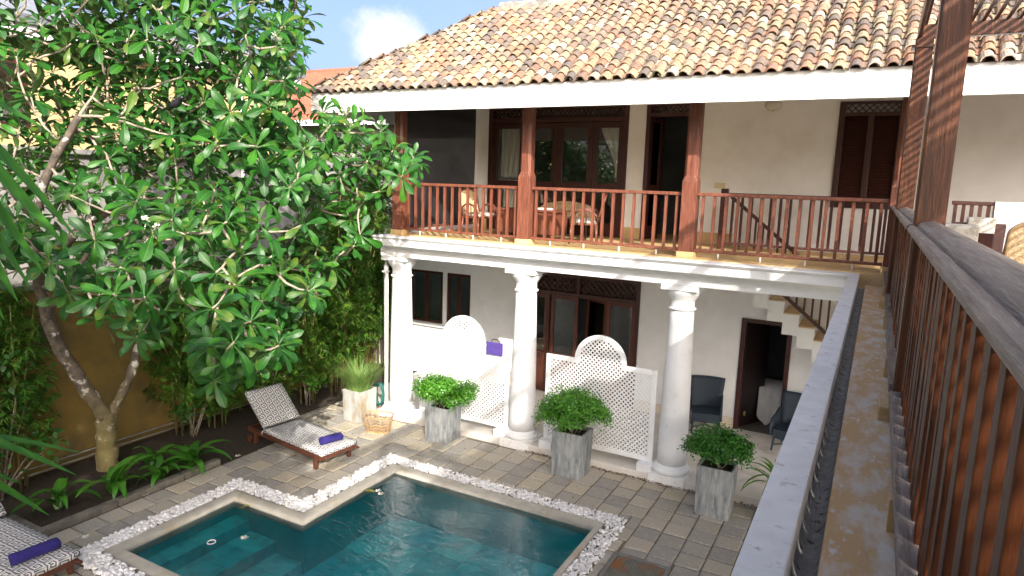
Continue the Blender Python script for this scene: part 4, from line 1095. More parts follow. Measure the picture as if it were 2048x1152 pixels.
wood_armchair((1.30, 8.15, 3.84), R(188), 'round backed cane armchair on the gallery at the right edge', wood=CANE, group='gallery cane chair')

# dark blue wicker armchairs on the veranda
def wicker_chair(loc, rz, label):
    t = rthing('wicker_armchair', loc, rz, label, 'wicker chair', 'dark blue wicker armchairs')
    g = MB(); n = 8; v = []; f = []
    for j in range(9):
        z = j/8
        for i in range(n+1):
            u = -1+2*i/n; w = .27+.07*z; x = u*w; y = .26+.10*z-.10*(u*u)*(1-.3*z); v.append((x, y, .34+.70*z))
    for j in range(8):
        for i in range(n): a = j*(n+1)+i; f.append((a, a+1, a+n+2, a+n+1))
    g.add(v, f, smooth=True); o = lobj('backrest', g, NAVYW, t, fixn=False); s = o.modifiers.new('thick', 'SOLIDIFY'); s.thickness = .03
    g = MB(); g.frustum(0, 0, .24, .43, .27, .27, .29, .29); lobj('seat', g, NAVYW, t, .02)
    for s in (-1, 1):
        a = MB(); v = []; f = []
        for i in range(9):
            u = i/8; y = -.30+.58*u; top = .60+.10*u**2-.10*max(0, .25-u)*4
            for z in (.30, top): v.append((s*(.30+.03*u), y, z))
        for i in range(8): f.append((2*i, 2*i+2, 2*i+3, 2*i+1))
        a.add(v, f, smooth=True); o = lobj('arm', a, NAVYW, t, fixn=False); q = o.modifiers.new('thick', 'SOLIDIFY'); q.thickness = .045
        for y in (-.25, .25): l = MB(); l.tube([(s*.25, y, .26), (s*.27, y*1.15, 0)], [.022, .018], 8); lobj('leg', l, NAVYW, t)
    g = MB(); g.tube([(-.26, -.26, .12), (0, -.05, .14), (.26, -.26, .12)], .012, 8); g.tube([(-.26, .27, .12), (0, .02, .14), (.26, .27, .12)], .012, 8); lobj('stretcher', g, NAVYW, t)
    return t
wicker_chair((-2.66, 13.42, .12), R(14), 'dark blue wicker armchair against the wall between column and door')
wicker_chair((-1.00, 13.25, .12), R(-12), 'dark blue wicker armchair right of the dark doorway, half hidden by the parapet')
# table with a white cloth in the dark room
tt = thing('dining_table', (-1.35, 14.95, .12), 'dark table standing inside the unlit ground floor room', 'table')
g = MB(); g.box(-.40, .40, -.5, .5, .72, .76); lobj('tabletop', g, DWOOD, tt, .006)
for sx_ in (-1, 1):
    for sy_ in (-1, 1): g = MB(); g.box(sx_*.36-.03, sx_*.36+.03, sy_*.45-.03, sy_*.45+.03, 0, .72); lobj('leg', g, DWOOD, tt)
g = MB(); n = 24; v = []; f = []
for i in range(n+1):
    u = -.46+.92*i/n
    for k, (yy, zz) in enumerate(((.30, .885), (-.52, .885), (-.55-.03*math.sin(i*1.4), .55), (-.56-.05*math.sin(i*1.4+.5), .30-.18*abs(math.sin(i*.33))))): v.append((-1.35+u, 14.95+yy, .02+zz))
for i in range(n):
    for k in range(3): f.append((i*4+k, i*4+4+k, i*4+5+k, i*4+1+k))
g.add(v, f, smooth=True); tag(g.build('tablecloth', LINEN, fixn=False), 'white cloth hanging over the table in the dark doorway', 'tablecloth')
# curtains behind the balcony panes
def curtain(x0, x1, z0, z1, side, label):
    g = MB(); n = 30; m = 12; v = []; f = []
    for j in range(m+1):
        t_ = j/m; z = z1+(z0-z1)*t_
        k = 1-.62*math.sin(min(1, t_*1.1)*PI/2)**2 if side else 1-.25*t_
        for i in range(n+1):
            u = i/n
            if side == 'l': x = x0+(x1-x0)*u*k
            elif side == 'r': x = x1-(x1-x0)*u*k
            else: x = x0+(x1-x0)*u*k+.04
            v.append((x, WY+.16+.03*math.sin(u*24)*(.4+.6*t_), z))
    for j in range(m):
        for i in range(n): a = j*(n+1)+i; f.append((a, a+1, a+n+2, a+n+1))
    g.add(v, f, smooth=True); tag(g.build('curtain', CURTAIN, fixn=False), label, 'curtain', 'cream curtains')
curtain(-7.98, -7.36, 5.10, 6.40, None, 'gathered cream curtain behind the leftmost balcony pane')
curtain(-7.90, -7.45, FZ+.05, 5.05, None, 'lower tail of the cream curtain behind the leftmost balcony pane')
curtain(-5.48, -4.86, 5.15, 6.40, 'r', 'cream curtain drawn aside behind the rightmost balcony pane')

# ================================================================== TRELLIS SCREENS
def trellis(xc, y, label):
    t = thing('trellis_screen', (xc, y, .12), label, 'trellis', 'arched white trellis screens')
    W, zs, Ro, fw = 1.045, 1.90, .485, .085
    x0, x1 = xc-W, xc+W; z0 = .27
    fr = MB()
    fr.box(x0, x0+fw, y-.025, y+.025, z0, zs); fr.box(x1-fw, x1, y-.025, y+.025, z0, zs)
    fr.box(x0+fw, x1-fw, y-.024, y+.024, z0, z0+fw)
    fr.box(x0+fw, xc-Ro+.02, y-.024, y+.024, zs-fw, zs); fr.box(xc+Ro-.02, x1-fw, y-.024, y+.024, zs-fw, zs)
    n = 28; v = []; f = []
    for i in range(n+1):
        a = PI*i/n
        for r_, yy in ((Ro, y-.0255), (Ro-fw, y-.0255), (Ro-fw, y+.0255), (Ro, y+.0255)): v.append((xc+r_*math.cos(a), yy, zs-.005+r_*math.sin(a)))
    for i in range(n):
        for k in range(4): f.append((i*4+k, i*4+(k+1) % 4, i*4+4+(k+1) % 4, i*4+4+k))
    f += [(0, 1, 2, 3), (n*4, n*4+3, n*4+2, n*4+1)]
    fr.add(v, f)
    for s in (-1, 1): fr.box(xc+s*(Ro-fw/2)-fw/2+.001, xc+s*(Ro-fw/2)+fw/2-.001, y-.0245, y+.0245, zs-fw-.001, zs)
    fr.build('frame', WHITE, t, bevel=.004)
    Ri = Ro-fw+.02
    def clip(s0, sgn, ta, tb, zb):
        out = []; cur = None; m = 90
        for i in range(m+1):
            q = ta+(tb-ta)*i/m; x = s0+sgn*q; z = zb+q
            ins = z < zs-fw+.02 or (abs(x-xc) < Ri and z < zs) or ((x-xc)**2+(z-zs)**2 < Ri*Ri)
            if ins and cur is None: cur = q
            if not ins and cur is not None: out.append((cur, q)); cur = None
        if cur is not None: out.append((cur, tb))
        return out
    lat = lattice_panel(t, x0+fw-.02, x1-fw+.02, z0+fw-.02, zs+Ro-.05, y-.009, .083, .025, .008, WHITE, 'lattice', clip)
    for s in (-1, 1):
        b = MB(); b.box(xc+s*(W-.10)-.13, xc+s*(W-.10)+.13, y-.16, y+.10, .12, .268); b.build('foot_block', WHITE, t, bevel=.008)
    return t
trellis(-6.92, 10.90, 'arched white trellis screen between the first two columns, with the bag hung on it')
trellis(-4.05, 10.90, 'arched white trellis screen behind the middle planter, nearer the third column')
bg = thing('cloth_bag', (-6.19, 10.85, 1.72), 'violet cloth bag hung over the top of the left trellis screen', 'bag')
g = MB(); g.box(-6.37, -6.01, 10.842, 10.872, 1.70, 1.955); g.build('bag_body', BAG, bg, bevel=.012)
g = MB(); g.tube([(-6.27+.09*0, 10.857, 1.95)]+[(-6.18-.10*math.cos(PI*i/10), 10.865+.02*math.sin(PI*i/10), 1.95+.06*math.sin(PI*i/10)) for i in range(11)], .008, 6); g.build('bag_handle', DWOOD, bg)

# ================================================================== POTS
def pot(x0, x1, y0, y1, h, m, label, name='planter'):
    cx, cy = (x0+x1)/2, (y0+y1)/2; a, b = (x1-x0)/2, (y1-y0)/2
    t = thing(name, (cx, cy, 0), label, 'planter', 'square grey cement planters')
    g = MB(); w = .035; k = .93
    v = [(-a*k, -b*k, 0), (a*k, -b*k, 0), (a*k, b*k, 0), (-a*k, b*k, 0), (-a, -b, h), (a, -b, h), (a, b, h), (-a, b, h), (-a+w, -b+w, h), (a-w, -b+w, h), (a-w, b-w, h), (-a+w, b-w, h), (-a+w, -b+w, h-.10), (a-w, -b+w, h-.10), (a-w, b-w, h-.10), (-a+w, b-w, h-.10)]
    f = [(3, 2, 1, 0)]
    for i in range(4):
        j = (i+1) % 4; f += [(i, j, 4+j, 4+i), (4+i, 4+j, 8+j, 8+i), (8+i, 8+j, 12+j, 12+i)]
    g.add(v, f); lobj('pot', g, m, t, .008)
    s = MB(); s.add([(-a+w, -b+w, h-.07), (a-w, -b+w, h-.07), (a-w, b-w, h-.07), (-a+w, b-w, h-.07)], [(0, 1, 2, 3)]); lobj('soil', s, SOIL, t)
    return t
def leaf_cloud(pts, nrm, size, asp=.5, rng=RNG, fold=.25):
    """kite shaped folded leaves at pts with normals nrm; returns V,F (two tris per leaf as quads)"""
    n = len(pts); d = rng.normal(size=(n, 3)); d -= nrm*np.sum(d*nrm, 1)[:, None]; d /= np.linalg.norm(d, axis=1)[:, None]+1e-9
    b = np.cross(nrm, d); s = (size*rng.uniform(.7, 1.3, n))[:, None]
    V = np.empty((n, 4, 3)); V[:, 0] = pts-d*s*.5; V[:, 1] = pts+b*s*asp*.5+nrm*s*fold*.3; V[:, 2] = pts+d*s*.5-nrm*s*fold*.2; V[:, 3] = pts-b*s*asp*.5+nrm*s*fold*.3
    F = np.arange(n*4).reshape(n, 4); return V.reshape(-1, 3), F
def unit(v): return v/(np.linalg.norm(v, axis=1)[:, None]+1e-9)
def shrub_foliage(parent, blobs, n, size, m, asp=.55, name='foliage', seed=1, flowers=0):
    """blobs: (cx,cy,cz,rx,ry,rz) in the parent's frame; leaves in many small tufts near the surface"""
    rng = np.random.default_rng(seed); P_, N_ = [], []
    vol = np.array([b[3]*b[4]+b[5]*b[3] for b in blobs]); cnt = (n*vol/vol.sum()).astype(int)
    for b, c in zip(blobs, cnt):
        nt = max(6, c//14); d = unit(rng.normal(size=(nt, 3))); d[:, 2] = np.where(d[:, 2] < -.35, -d[:, 2]*.5, d[:, 2])
        ctr = np.array(b[:3])+d*np.array(b[3:])*rng.uniform(.62, 1.06, (nt, 1))
        idx = rng.integers(0, nt, c); off = rng.normal(0, 1, (c, 3))*size*.95
        p = ctr[idx]+off; P_.append(p); N_.append(unit(d[idx]*.7+np.array([0, 0, .65])+rng.normal(0, .45, (c, 3))))
    P_ = np.vstack(P_); N_ = np.vstack(N_)
    V, F = leaf_cloud(P_, N_, size, asp, rng)
    me = np_mesh(name, V, F, m); o = bpy.data.objects.new(name, me); COL.objects.link(o); o.parent = parent; stuff(o)
    if flowers:
        k = rng.integers(0, len(P_), flowers); fp_ = P_[k]+N_[k]*size*.5; fp_ = fp_[fp_[:, 2] > np.median(P_[:, 2])]
        V, F = leaf_cloud(fp_, unit(N_[k][:len(fp_)]+np.array([0, -.3, .3])), size*.5, .9, rng)
        me = np_mesh('flowers', V, F, PETAL); q = bpy.data.objects.new('flowers', me); COL.objects.link(q); q.parent = parent; stuff(q)
    return o
def stems(parent, z0, targets, m=TWIG, r=.012):
    g = MB()
    for i, tgt in enumerate(targets):
        b = Vector((random.uniform(-.08, .08), random.uniform(-.08, .08), z0)); e = Vector(tgt); mid = b.lerp(e, .5)+Vector((random.uniform(-.04, .04), random.uniform(-.04, .04), .04))
        g.tube([b, mid, e], [r, r*.8, r*.4], 6)
    return lobj('stems', g, m, parent)
pB = pot(-7.30, -6.76, 10.13, 10.63, .70, POT, 'cement planter with spreading bright shrub in front of the left trellis screen')
shrub_foliage(pB, [(-.10, -.05, 1.02, .46, .36, .24), (.18, 0, .86, .36, .3, .18), (-.34, 0, .86, .24, .24, .20), (.52, .05, .98, .17, .17, .24)], 7200, .054, SHRUB, seed=3)
stems(pB, .62, [(-.3, 0, .95), (-.1, .1, 1.05), (.1, -.1, 1.0), (.5, .05, .98), (.3, .1, .9), (-.4, -.1, .85)])
pC = pot(-4.55, -3.98, 10.05, 10.55, .80, POT, 'cement planter with domed green shrub in front of the right trellis screen')
shrub_foliage(pC, [(-.02, 0, 1.22, .52, .44, .30), (-.34, -.05, 1.02, .30, .3, .24), (.34, 0, 1.10, .34, .3, .20), (.0, -.1, 1.0, .3, .3, .2)], 9500, .050, SHRUB, seed=4)
stems(pC, .72, [(-.35, 0, 1.1), (-.15, .1, 1.2), (.1, -.1, 1.2), (.4, .05, 1.1), (.25, .1, 1.2), (.2, -.15, 1.0)])
pD = pot(-2.05, -1.51, 9.95, 10.44, .80, POT, 'cement planter with dark flowering shrub near the parapet, in shade')
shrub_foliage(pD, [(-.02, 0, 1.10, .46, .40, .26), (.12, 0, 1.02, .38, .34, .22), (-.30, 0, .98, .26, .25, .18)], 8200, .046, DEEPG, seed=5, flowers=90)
stems(pD, .72, [(-.3, 0, 1.0), (-.1, .1, 1.1), (.1, -.1, 1.1), (.35, .05, 1.0)])
pA = pot(-9.36, -8.86, 10.10, 10.60, .66, POTM, 'moss stained cement planter of reedy grass beside the bamboo')
def blades(parent, n, ln, spread, z0, m, w=.010, seed=1, rad=.18, name='grass', droop=.5):
    rng = random.Random(seed); V = []; F = []
    for i in range(n):
        a = rng.uniform(0, 6.3); rr = rad*math.sqrt(rng.random()); bx, by = rr*math.cos(a), rr*math.sin(a)
        a2 = a+rng.uniform(-.8, .8); l = ln*rng.uniform(.5, 1.15); sp = spread*rng.uniform(.2, 1.2); dr = droop*rng.random()
        dx, dy = math.cos(a2), math.sin(a2); o = len(V); k = 5
        for j in range(k+1):
            t_ = j/k; h = l*(t_-dr*t_**3*.6); q = sp*l*t_**1.7; ww = w*(1-t_)**.6+.0008
            V.append((bx+dx*q-dy*ww, by+dy*q+dx*ww, z0+h)); V.append((bx+dx*q+dy*ww, by+dy*q-dx*ww, z0+h))
        for j in range(k): F.append((o+2*j, o+2*j+1, o+2*j+3, o+2*j+2))
    me = np_mesh(name, np.array(V), np.array(F), m); o = bpy.data.objects.new(name, me); COL.objects.link(o); o.parent = parent; return stuff(o)
blades(pA, 900, .66, .75, .56, GRASSM, .006, 5, .23)
# spiky plant behind the parapet
pE = pot(-1.10, -.70, 10.15, 10.55, .50, POT, 'cement planter hidden behind the parapet, with long arching strap leaves')
def strap_leaf_mesh(ln, w, bend, m, name='leaf', k=9, fold=.25, taper=.8):
    g = MB(); v = []; f = []
    for j in range(k+1):
        t_ = j/k; a = bend*t_; # arc bending down
        x = ln*(math.sin(a)/bend if bend else t_) if False else None
    x = z = 0.0; ang = R(78); v = []
    for j in range(k+1):
        t_ = j/k; ww = w*min(1, .35+t_*3.0)*(1-t_**2.4)**taper + .0015
        v += [(x, -ww, z+fold*ww), (x, 0, z), (x, ww, z+fold*ww)]
        ds = ln/k; x += math.cos(ang)*ds; z += math.sin(ang)*ds; ang -= bend/k
    for j in range(k):
        a = 3*j; f += [(a, a+1, a+4, a+3), (a+1, a+2, a+5, a+4)]
    g.add(v, f, smooth=True); return g.mesh(name, m)
STR = [strap_leaf_mesh(.85, .028, R(130), LIMEL), strap_leaf_mesh(.70, .026, R(95), LIMEL), strap_leaf_mesh(.95, .030, R(150), LIMEL)]
for k in range(26):
    o = bpy.data.objects.new('leaf', STR[k % 3]); COL.objects.link(o); o.parent = pE
    o.matrix_local = Matrix.Translation((random.uniform(-.04, .04), random.uniform(-.04, .04), .42+random.uniform(0, .08))) @ Matrix.Rotation(k*2.4+random.uniform(-.3, .3), 4, 'Z') @ Matrix.Rotation(random.uniform(-.35, .25), 4, 'Y')

# ================================================================== SMALL THINGS
# wicker basket
bk_ = thing('basket', (-8.32, 10.0, 0), 'open woven cane basket on the paving beside the planter of grass', 'basket')
def oval(a, b, t_): 
    c, s = math.cos(t_), math.sin(t_); e = .62
    return a*math.copysign(abs(c)**e, c), b*math.copysign(abs(s)**e, s)
def ring(a, b, z, n=36, wob_=0): return [(oval(a, b, 2*PI*i/n)[0], oval(a, b, 2*PI*i/n)[1], z+wob_*math.sin(i*1.9)) for i in range(n+1)]
g = MB()
for k, z in enumerate((.05, .11, .17, .23, .29)):
    s = .80+.20*z/.34; g.tube(ring(.29*s, .21*s, z, 36, .014), .0055, 5)
lobj('weave', g, CANE, bk_)
g = MB()
for i in range(14):
    t_ = 2*PI*i/14; x0, y0 = oval(.23, .17, t_); x1, y1 = oval(.29, .21, t_); g.tube([(x0, y0, .02), (x1*1.0, y1*1.0, .34)], .0065, 5)
lobj('uprights', g, CANE, bk_)
g = MB(); g.tube(ring(.295, .215, .34, 40, .004), .011, 6); g.tube(ring(.285, .207, .325, 40), .008, 6); lobj('rim', g, CANE, bk_)
g = MB(); q = [oval(.24, .178, 2*PI*i/24) for i in range(24)]; g.prism(q, 2, .0, .035); lobj('bottom', g, CANE, bk_)
for s in (-1, 1):
    g = MB(); g.tube([(-.10, s*.205, .34)]+[(-.10*math.cos(PI*i/8), s*.205, .34+.09*math.sin(PI*i/8)) for i in range(9)]+[(.10, s*.205, .34)], .008, 6); lobj('handle', g, CANE, bk_)
bk_.rotation_euler = (0, 0, R(20))
# coiled hose beside the first column
hs = MB()
pts = []
for i in range(150):
    a = i/150*2*PI*7; pts.append((-9.03+.10*math.cos(a), 10.92+.02*math.sin(i*.7)-i*.0004, .40+.24*math.sin(a)))
hs.tube(pts, .016, 6); tag(hs.build('hose_coil', HOSE), 'coil of dark green garden hose hung beside the first column', 'hose')
# rusty drain cover let into the paving
dc = thing('drain_cover', (-2.31, 7.83, 0), 'rusty iron drain cover let into the paving at the lower edge', 'drain cover')
g = MB(); x0, x1, y0, y1 = -.385, .385, -.44, .44
g.box(x0, x1, y0, y0+.05, -.05, .014); g.box(x0, x1, y1-.05, y1, -.05, .014); g.box(x0, x0+.05, y0+.05, y1-.05, -.05, .0135); g.box(x1-.05, x1, y0+.05, y1-.05, -.05, .0135); lobj('frame', g, IRON, dc, .004)
g = MB(); g.box(x0+.056, x1-.056, y0+.056, y1-.056, -.05, .006)
for i in range(14):
    for j in range(17):
        cx, cy = x0+.09+i*.046, y0+.09+j*.046; g.box(cx-.008, cx+.008, cy-.014, cy+.014, .005, .011)
lobj('plate', g, RUST, dc)
# ring of a pool float / drain on the steps
g = MB(); g.tube([(-7.62+.055*math.cos(2*PI*i/20), 5.62+.055*math.sin(2*PI*i/20), zw+.004) for i in range(21)], .007, 6); tag(g.build('white_ring', PVC), 'small white plastic ring floating over the pool steps', 'ring')
# pipes along the foot of the yellow wall
for dz, dx in ((.16, 0), (.08, .05)):
    g = MB(); g.tube([(-11.62+dx, 4.6, dz), (-11.60+dx, 7.0, dz+.02), (-11.58+dx, 9.9, dz)], .015, 8)
    tag(g.build('wall_pipe', GWALL), ('upper' if dz > .1 else 'lower')+' grey white pipe running along the foot of the yellow wall', 'pipe', 'pipes along the yellow wall')

# ================================================================== WALLS AND NEIGHBOURS
yw = thing('boundary_wall', (-11.8, 6, 0), 'stained yellow boundary wall behind the tree and planting bed', 'wall')
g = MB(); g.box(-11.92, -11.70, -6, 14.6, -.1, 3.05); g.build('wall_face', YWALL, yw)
g = MB(); g.box(-11.97, -11.65, -6, 14.6, 3.05, 3.15); g.build('wall_coping', GWALL, yw, bevel=.02)
nh = thing('neighbour_house', (-15.5, 9, 0), 'ochre neighbouring house with grey lower wall behind the frangipani tree', 'house')
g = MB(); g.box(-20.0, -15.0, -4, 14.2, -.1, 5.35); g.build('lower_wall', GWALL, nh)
g = MB(); g.box(-19.99, -15.03, -4, 14.19, 5.35, 7.55); g.build('upper_wall', YHOUSE, nh)
g = MB(); g.box(-15.06, -14.86, -4.1, 14.3, 5.28, 5.40); g.build('string_course', GWALL, nh, bevel=.02)
g = MB(); g.box(-15.05, -14.7, -4.1, 14.3, 7.45, 7.70); g.build('eaves_board', WHITE, nh)
g = MB(); g.prism([(-14.62, 7.70), (-14.55, 7.86), (-17.4, 8.75), (-20.3, 7.8), (-20.3, 7.70)], 1, -4.2, 14.4); g.build('roof', GSHEET, nh)
for y in (6.4, 10.6):
    g = MB(); g.box(-15.05, -15.0, y, y+1.0, 5.75, 7.05); w = g.build('window', DWOOD, nh)
    g = MB(); g.box(-15.0, -14.99, y+.08, y+.48, 5.83, 6.97); g.box(-15.0, -14.99, y+.52, y+.92, 5.83, 6.97); g.build('pane', GLASS, w)
g = MB(); g.tube([(-14.9, 12.4, 7.5), (-14.9, 12.4, 3.0)], .05, 8); g.build('downpipe', PVC, nh)
rh = thing('red_roofed_house', (-20, 23, 0), 'distant house with a plain red tiled roof left of the villa', 'house')
g = MB(); g.box(-31, -11.5, 20.6, 29, -.1, 7.0); g.build('wall', GWALL, rh)
V_, F_ = [], []; o = 0; S2 = .55
for r_ in range(22):
    for c in range(82):
        x = -31.4+c*.245; y = 20.0+r_*.235; z = 7.17+S2*r_*.235
        V_ += [(x, y, z+.05), (x+.235, y, z+.05), (x+.235, y+.26, z+S2*.26), (x, y+.26, z+S2*.26), (x, y, z-.01), (x+.235, y, z-.01)]; F_ += [(o, o+1, o+2, o+3), (o+4, o+5, o+1, o)]; o += 6
stuff(link('roof_tiles', np_mesh('roof_tiles', np.array(V_), np.array(F_), RTILE), rh))
g = MB(); g.add([(-31.4, 20.0, 7.13), (-11.3, 20, 7.13), (-11.3, 25.2, 9.98), (-31.4, 25.2, 9.98), (-31.4, 30.2, 7.13), (-11.3, 30.2, 7.13)], [(0, 1, 2, 3), (3, 2, 5, 4)]); g.build('roof', RTILE, rh, fixn=False)
g = MB(); g.tube([(-31.4, 25.15, 10.0), (-11.3, 25.15, 10.0)], .12, 8); g.build('ridge', RTILE, rh)
g = MB(); g.box(-31.4, -11.3, 19.92, 20.0, 6.95, 7.16); g.build('gutter', WHITE, rh)

# ================================================================== FRANGIPANI TREE
def leaf_mesh(ln, w, droop, seed, m=(LEAF, RIB), fold=.22):
    rg = random.Random(seed); k = 7; V = []; F = []; MI = []
    x = z = 0.0; ang = R(12)
    prof = [0.08, .20, .40, .64, .86, 1.0, .92, .22]
    for j in range(k+1):
        ww = w*prof[j]; rw = .0045*(1-j/k*.7)
        e = rg.uniform(-.006, .006)
        V += [(x, -ww, z+fold*ww+e), (x, -rw, z), (x, rw, z), (x, ww, z+fold*ww-e)]
        x += math.cos(ang)*ln/k; z += math.sin(ang)*ln/k; ang -= droop/k
    for j in range(k):
        a = 4*j; F += [(a, a+4, a+5, a+1), (a+1, a+5, a+6, a+2), (a+2, a+6, a+7, a+3)]; MI += [0, 1, 0]
    return np.array(V), np.array(F), np.array(MI)
LV = [leaf_mesh(1.0, w, R(d), 50+i) for i, (w, d) in enumerate(((.155, 40), (.145, 70), (.168, 25), (.138, 95), (.16, 55)))]
LME = []
for V, F, MI in LV:
    me = np_mesh('leaf', V, F, [LEAF, RIB], MI, smooth=True); LME.append(me)
tree = thing('frangipani_tree', (-11.0, 6.2, 0), 'large spreading frangipani tree with glossy leaf rosettes and white flowers', 'tree')
nodes = []                                      # (point, radius)
tg = MB()
def limb(pts, r0, r1, n=12, mi=0):
    pts = [Vector(p) for p in pts]; dense = []
    for i in range(len(pts)-1):
        p0 = pts[max(i-1, 0)]; p1 = pts[i]; p2 = pts[i+1]; p3 = pts[min(i+2, len(pts)-1)]
        for k in range(4):
            t_ = k/4; dense.append(.5*((2*p1)+(p2-p0)*t_+(2*p0-5*p1+4*p2-p3)*t_*t_+(3*p1-p0-3*p2+p3)*t_**3))
    dense.append(pts[-1])
    rad = [r0+(r1-r0)*i/(len(dense)-1) for i in range(len(dense))]
    rad = [r*(1+.09*math.sin(i*2.3)+random.uniform(-.04, .04)) for i, r in enumerate(rad)]
    tg.tube([p+Vector((random.uniform(-.012, .012), random.uniform(-.012, .012), 0)) for p in dense], rad, n, mi)
    for p, r in zip(dense, rad): nodes.append((p, r))
limb([(-11.02, 6.22, -.1), (-11.0, 6.2, .35), (-10.92, 6.18, .75), (-10.85, 6.15, 1.05)], .175, .14, 14)
limb([(-10.88, 6.15, .95), (-10.83, 5.85, 1.5), (-10.8, 5.58, 2.06), (-10.8, 5.36, 2.72), (-10.75, 5.25, 3.5), (-10.5, 5.15, 4.3), (-10.1, 5.2, 5.0), (-9.7, 5.4, 5.7)], .122, .045)
limb([(-10.85, 6.2, .98), (-10.75, 6.45, 1.45), (-10.7, 6.65, 2.0), (-10.55, 7.0, 3.1), (-10.3, 7.4, 3.8), (-9.9, 7.8, 4.3), (-9.5, 8.3, 4.7), (-9.1, 9.0, 5.0)], .080, .038)
limb([(-10.75, 5.25, 3.5), (-10.4, 5.7, 4.1), (-10.1, 6.3, 4.6), (-9.9, 7.0, 5.2), (-9.7, 7.6, 6.0)], .075, .035, 9)
limb([(-10.55, 7.0, 3.1), (-10.0, 7.0, 3.3), (-9.3, 7.2, 3.4), (-8.7, 7.5, 3.5)], .055, .028, 9)
limb([(-9.5, 8.3, 4.7), (-9.0, 8.9, 4.6), (-8.6, 9.5, 4.75), (-8.45, 9.85, 5.0)], .045, .025, 9)
limb([(-10.8, 5.36, 2.72), (-10.2, 5.2, 3.2), (-9.7, 5.3, 3.7), (-9.2, 5.4, 4.2)], .055, .028, 9)
limb([(-10.5, 5.15, 4.3), (-10.2, 4.6, 4.9), (-9.7, 4.3, 5.6)], .05, .028, 9)
limb([(-10.1, 6.3, 4.6), (-10.4, 7.4, 5.2), (-10.6, 8.6, 5.6), (-10.4, 9.6, 6.2)], .05, .026, 9)
tg.build('trunk', TRUNK, tree, fixn=False)
crown = [(-60, -120), (590, -120), (612, 60), (612, 170), (585, 250), (640, 215), (730, 235), (838, 300), (838, 360), (770, 420), (745, 440), (700, 520), (640, 590), (560, 690), (480, 760), (400, 770), (385, 650), (260, 690), (190, 640), (110, 610), (40, 560), (-60, 560)]
def inside(x, y, poly):
    c = False; n = len(poly)
    for i in range(n):
        x1, y1 = poly[i]; x2, y2 = poly[(i+1) % n]
        if (y1 > y) != (y2 > y) and x < (x2-x1)*(y-y1)/(y2-y1)+x1: c = not c
    return c
rt = random.Random(21)
targets = []
def try_add(x, y, dep, sep):
    p = at_depth(x, y, dep)
    if p.x < -11.35:
        p = Vector((0, 0, CAMZ)) + (p-Vector((0, 0, CAMZ)))*(11.35/-p.x)
    for q in targets:
        if (q-p).length < sep: return
    targets.append(p)
for a in ((432, 545, 8.3), (550, 610, 8.9), (455, 700, 8.6), (405, 395, 9.6), (530, 465, 9.6), (620, 300, 10.6), (700, 330, 11.1), (770, 335, 11.3), (815, 330, 11.5), (645, 222, 11.2), (690, 235, 11.3), (330, 620, 8.4), (250, 235, 9.0), (140, 390, 8.4), (340, 270, 9.2), (730, 400, 11.2), (610, 600, 9.4), (585, 80, 11), (600, 160, 11), (560, 225, 10.8), (480, 690, 9.2), (370, 480, 9.0), (300, 500, 9), (200, 590, 8.6)):
    try_add(*a, .1)
for _ in range(6000):
    if len(targets) > 450: break
    x = rt.uniform(-60, 840); y = rt.uniform(-120, 780)
    if not inside(x, y, crown): continue
    if y > 420 and x < 330 and rt.random() < .30: continue
    if 170 < y < 420 and x < 420 and rt.random() < .25: continue
    dep = 10.7-1.9*min(1, max(0, (y-250)/400))+rt.uniform(-1.3, 1.2)
    if x > 620: dep = rt.uniform(10.4, 11.8)
    try_add(x, y, dep, .21)
for _ in range(5000):
    if len(targets) > 650: break
    x = rt.uniform(-60, 610); y = rt.uniform(-110, 330)
    if inside(x, y, crown): try_add(x, y, rt.uniform(9.2, 12.6), .20)
targets.sort(key=lambda t: min((t-n[0]).length for n in nodes))
br = MB(); tips = []
for t_ in targets:
    q, r = min(nodes, key=lambda n: (n[0]-t_).length + (0.6 if n[1] < .012 else 0))
    d = t_-q; L_ = d.length
    if L_ < .05: continue
    m1 = q+d*.35+Vector((rt.uniform(-.08, .08), rt.uniform(-.08, .08), rt.uniform(-.12, .02)))*min(1, L_); m2 = q+d*.72+Vector((rt.uniform(-.06, .06), rt.uniform(-.06, .06), rt.uniform(-.10, .0)))*min(1, L_)
    r0 = min(r*.75, .012+.016*L_); r1 = .011
    br.tube([q, m1, m2, t_], [max(r0, .018), max(r0*.85, .016), .014, .013], 7)
    nodes.append((m1, r0*.8)); nodes.append((m2, .012)); tips.append((t_, (t_-m2).normalized()))
stuff(br.build('branches', TWIG, tree, fixn=False))
leaves = []
for p, d in tips:
    ax = (d*.75+Vector((.25, -.30, .75))).normalized()     # rosettes turn to the light
    a1 = ax.cross(Vector((0, 0, 1)));
    if a1.length < .1: a1 = Vector((1, 0, 0))
    a1.normalize(); a2 = ax.cross(a1); n = rt.randint(8, 13); ph = rt.random()*6.3; base = rt.uniform(.25, .40)
    for i in range(n):
        t_ = i/n; az = ph+i*2.39996; el = R(36+80*t_+rt.uniform(-14, 14))     # angle away from the axis
        dr = (ax*math.cos(el)+(a1*math.cos(az)+a2*math.sin(az))*math.sin(el)).normalized()
        dr = (dr+Vector((0, 0, -.34*t_))).normalized()
        nm = (ax-dr*ax.dot(dr)); 
        if nm.length < .05: nm = Vector((0, 0, 1))-dr*dr.z
        nm.normalize(); sd = nm.cross(dr); s = base*rt.uniform(.75, 1.12)*(.62+.5*min(1, t_*2+.2))
        M4 = Matrix((dr*s, sd*s, nm*s)).transposed().to_4x4() @ Matrix.Rotation(rt.uniform(-.4, .4), 4, 'X'); M4.translation = p+dr*.012-ax*.05*t_
        leaves.append((M4, rt.randrange(5)))
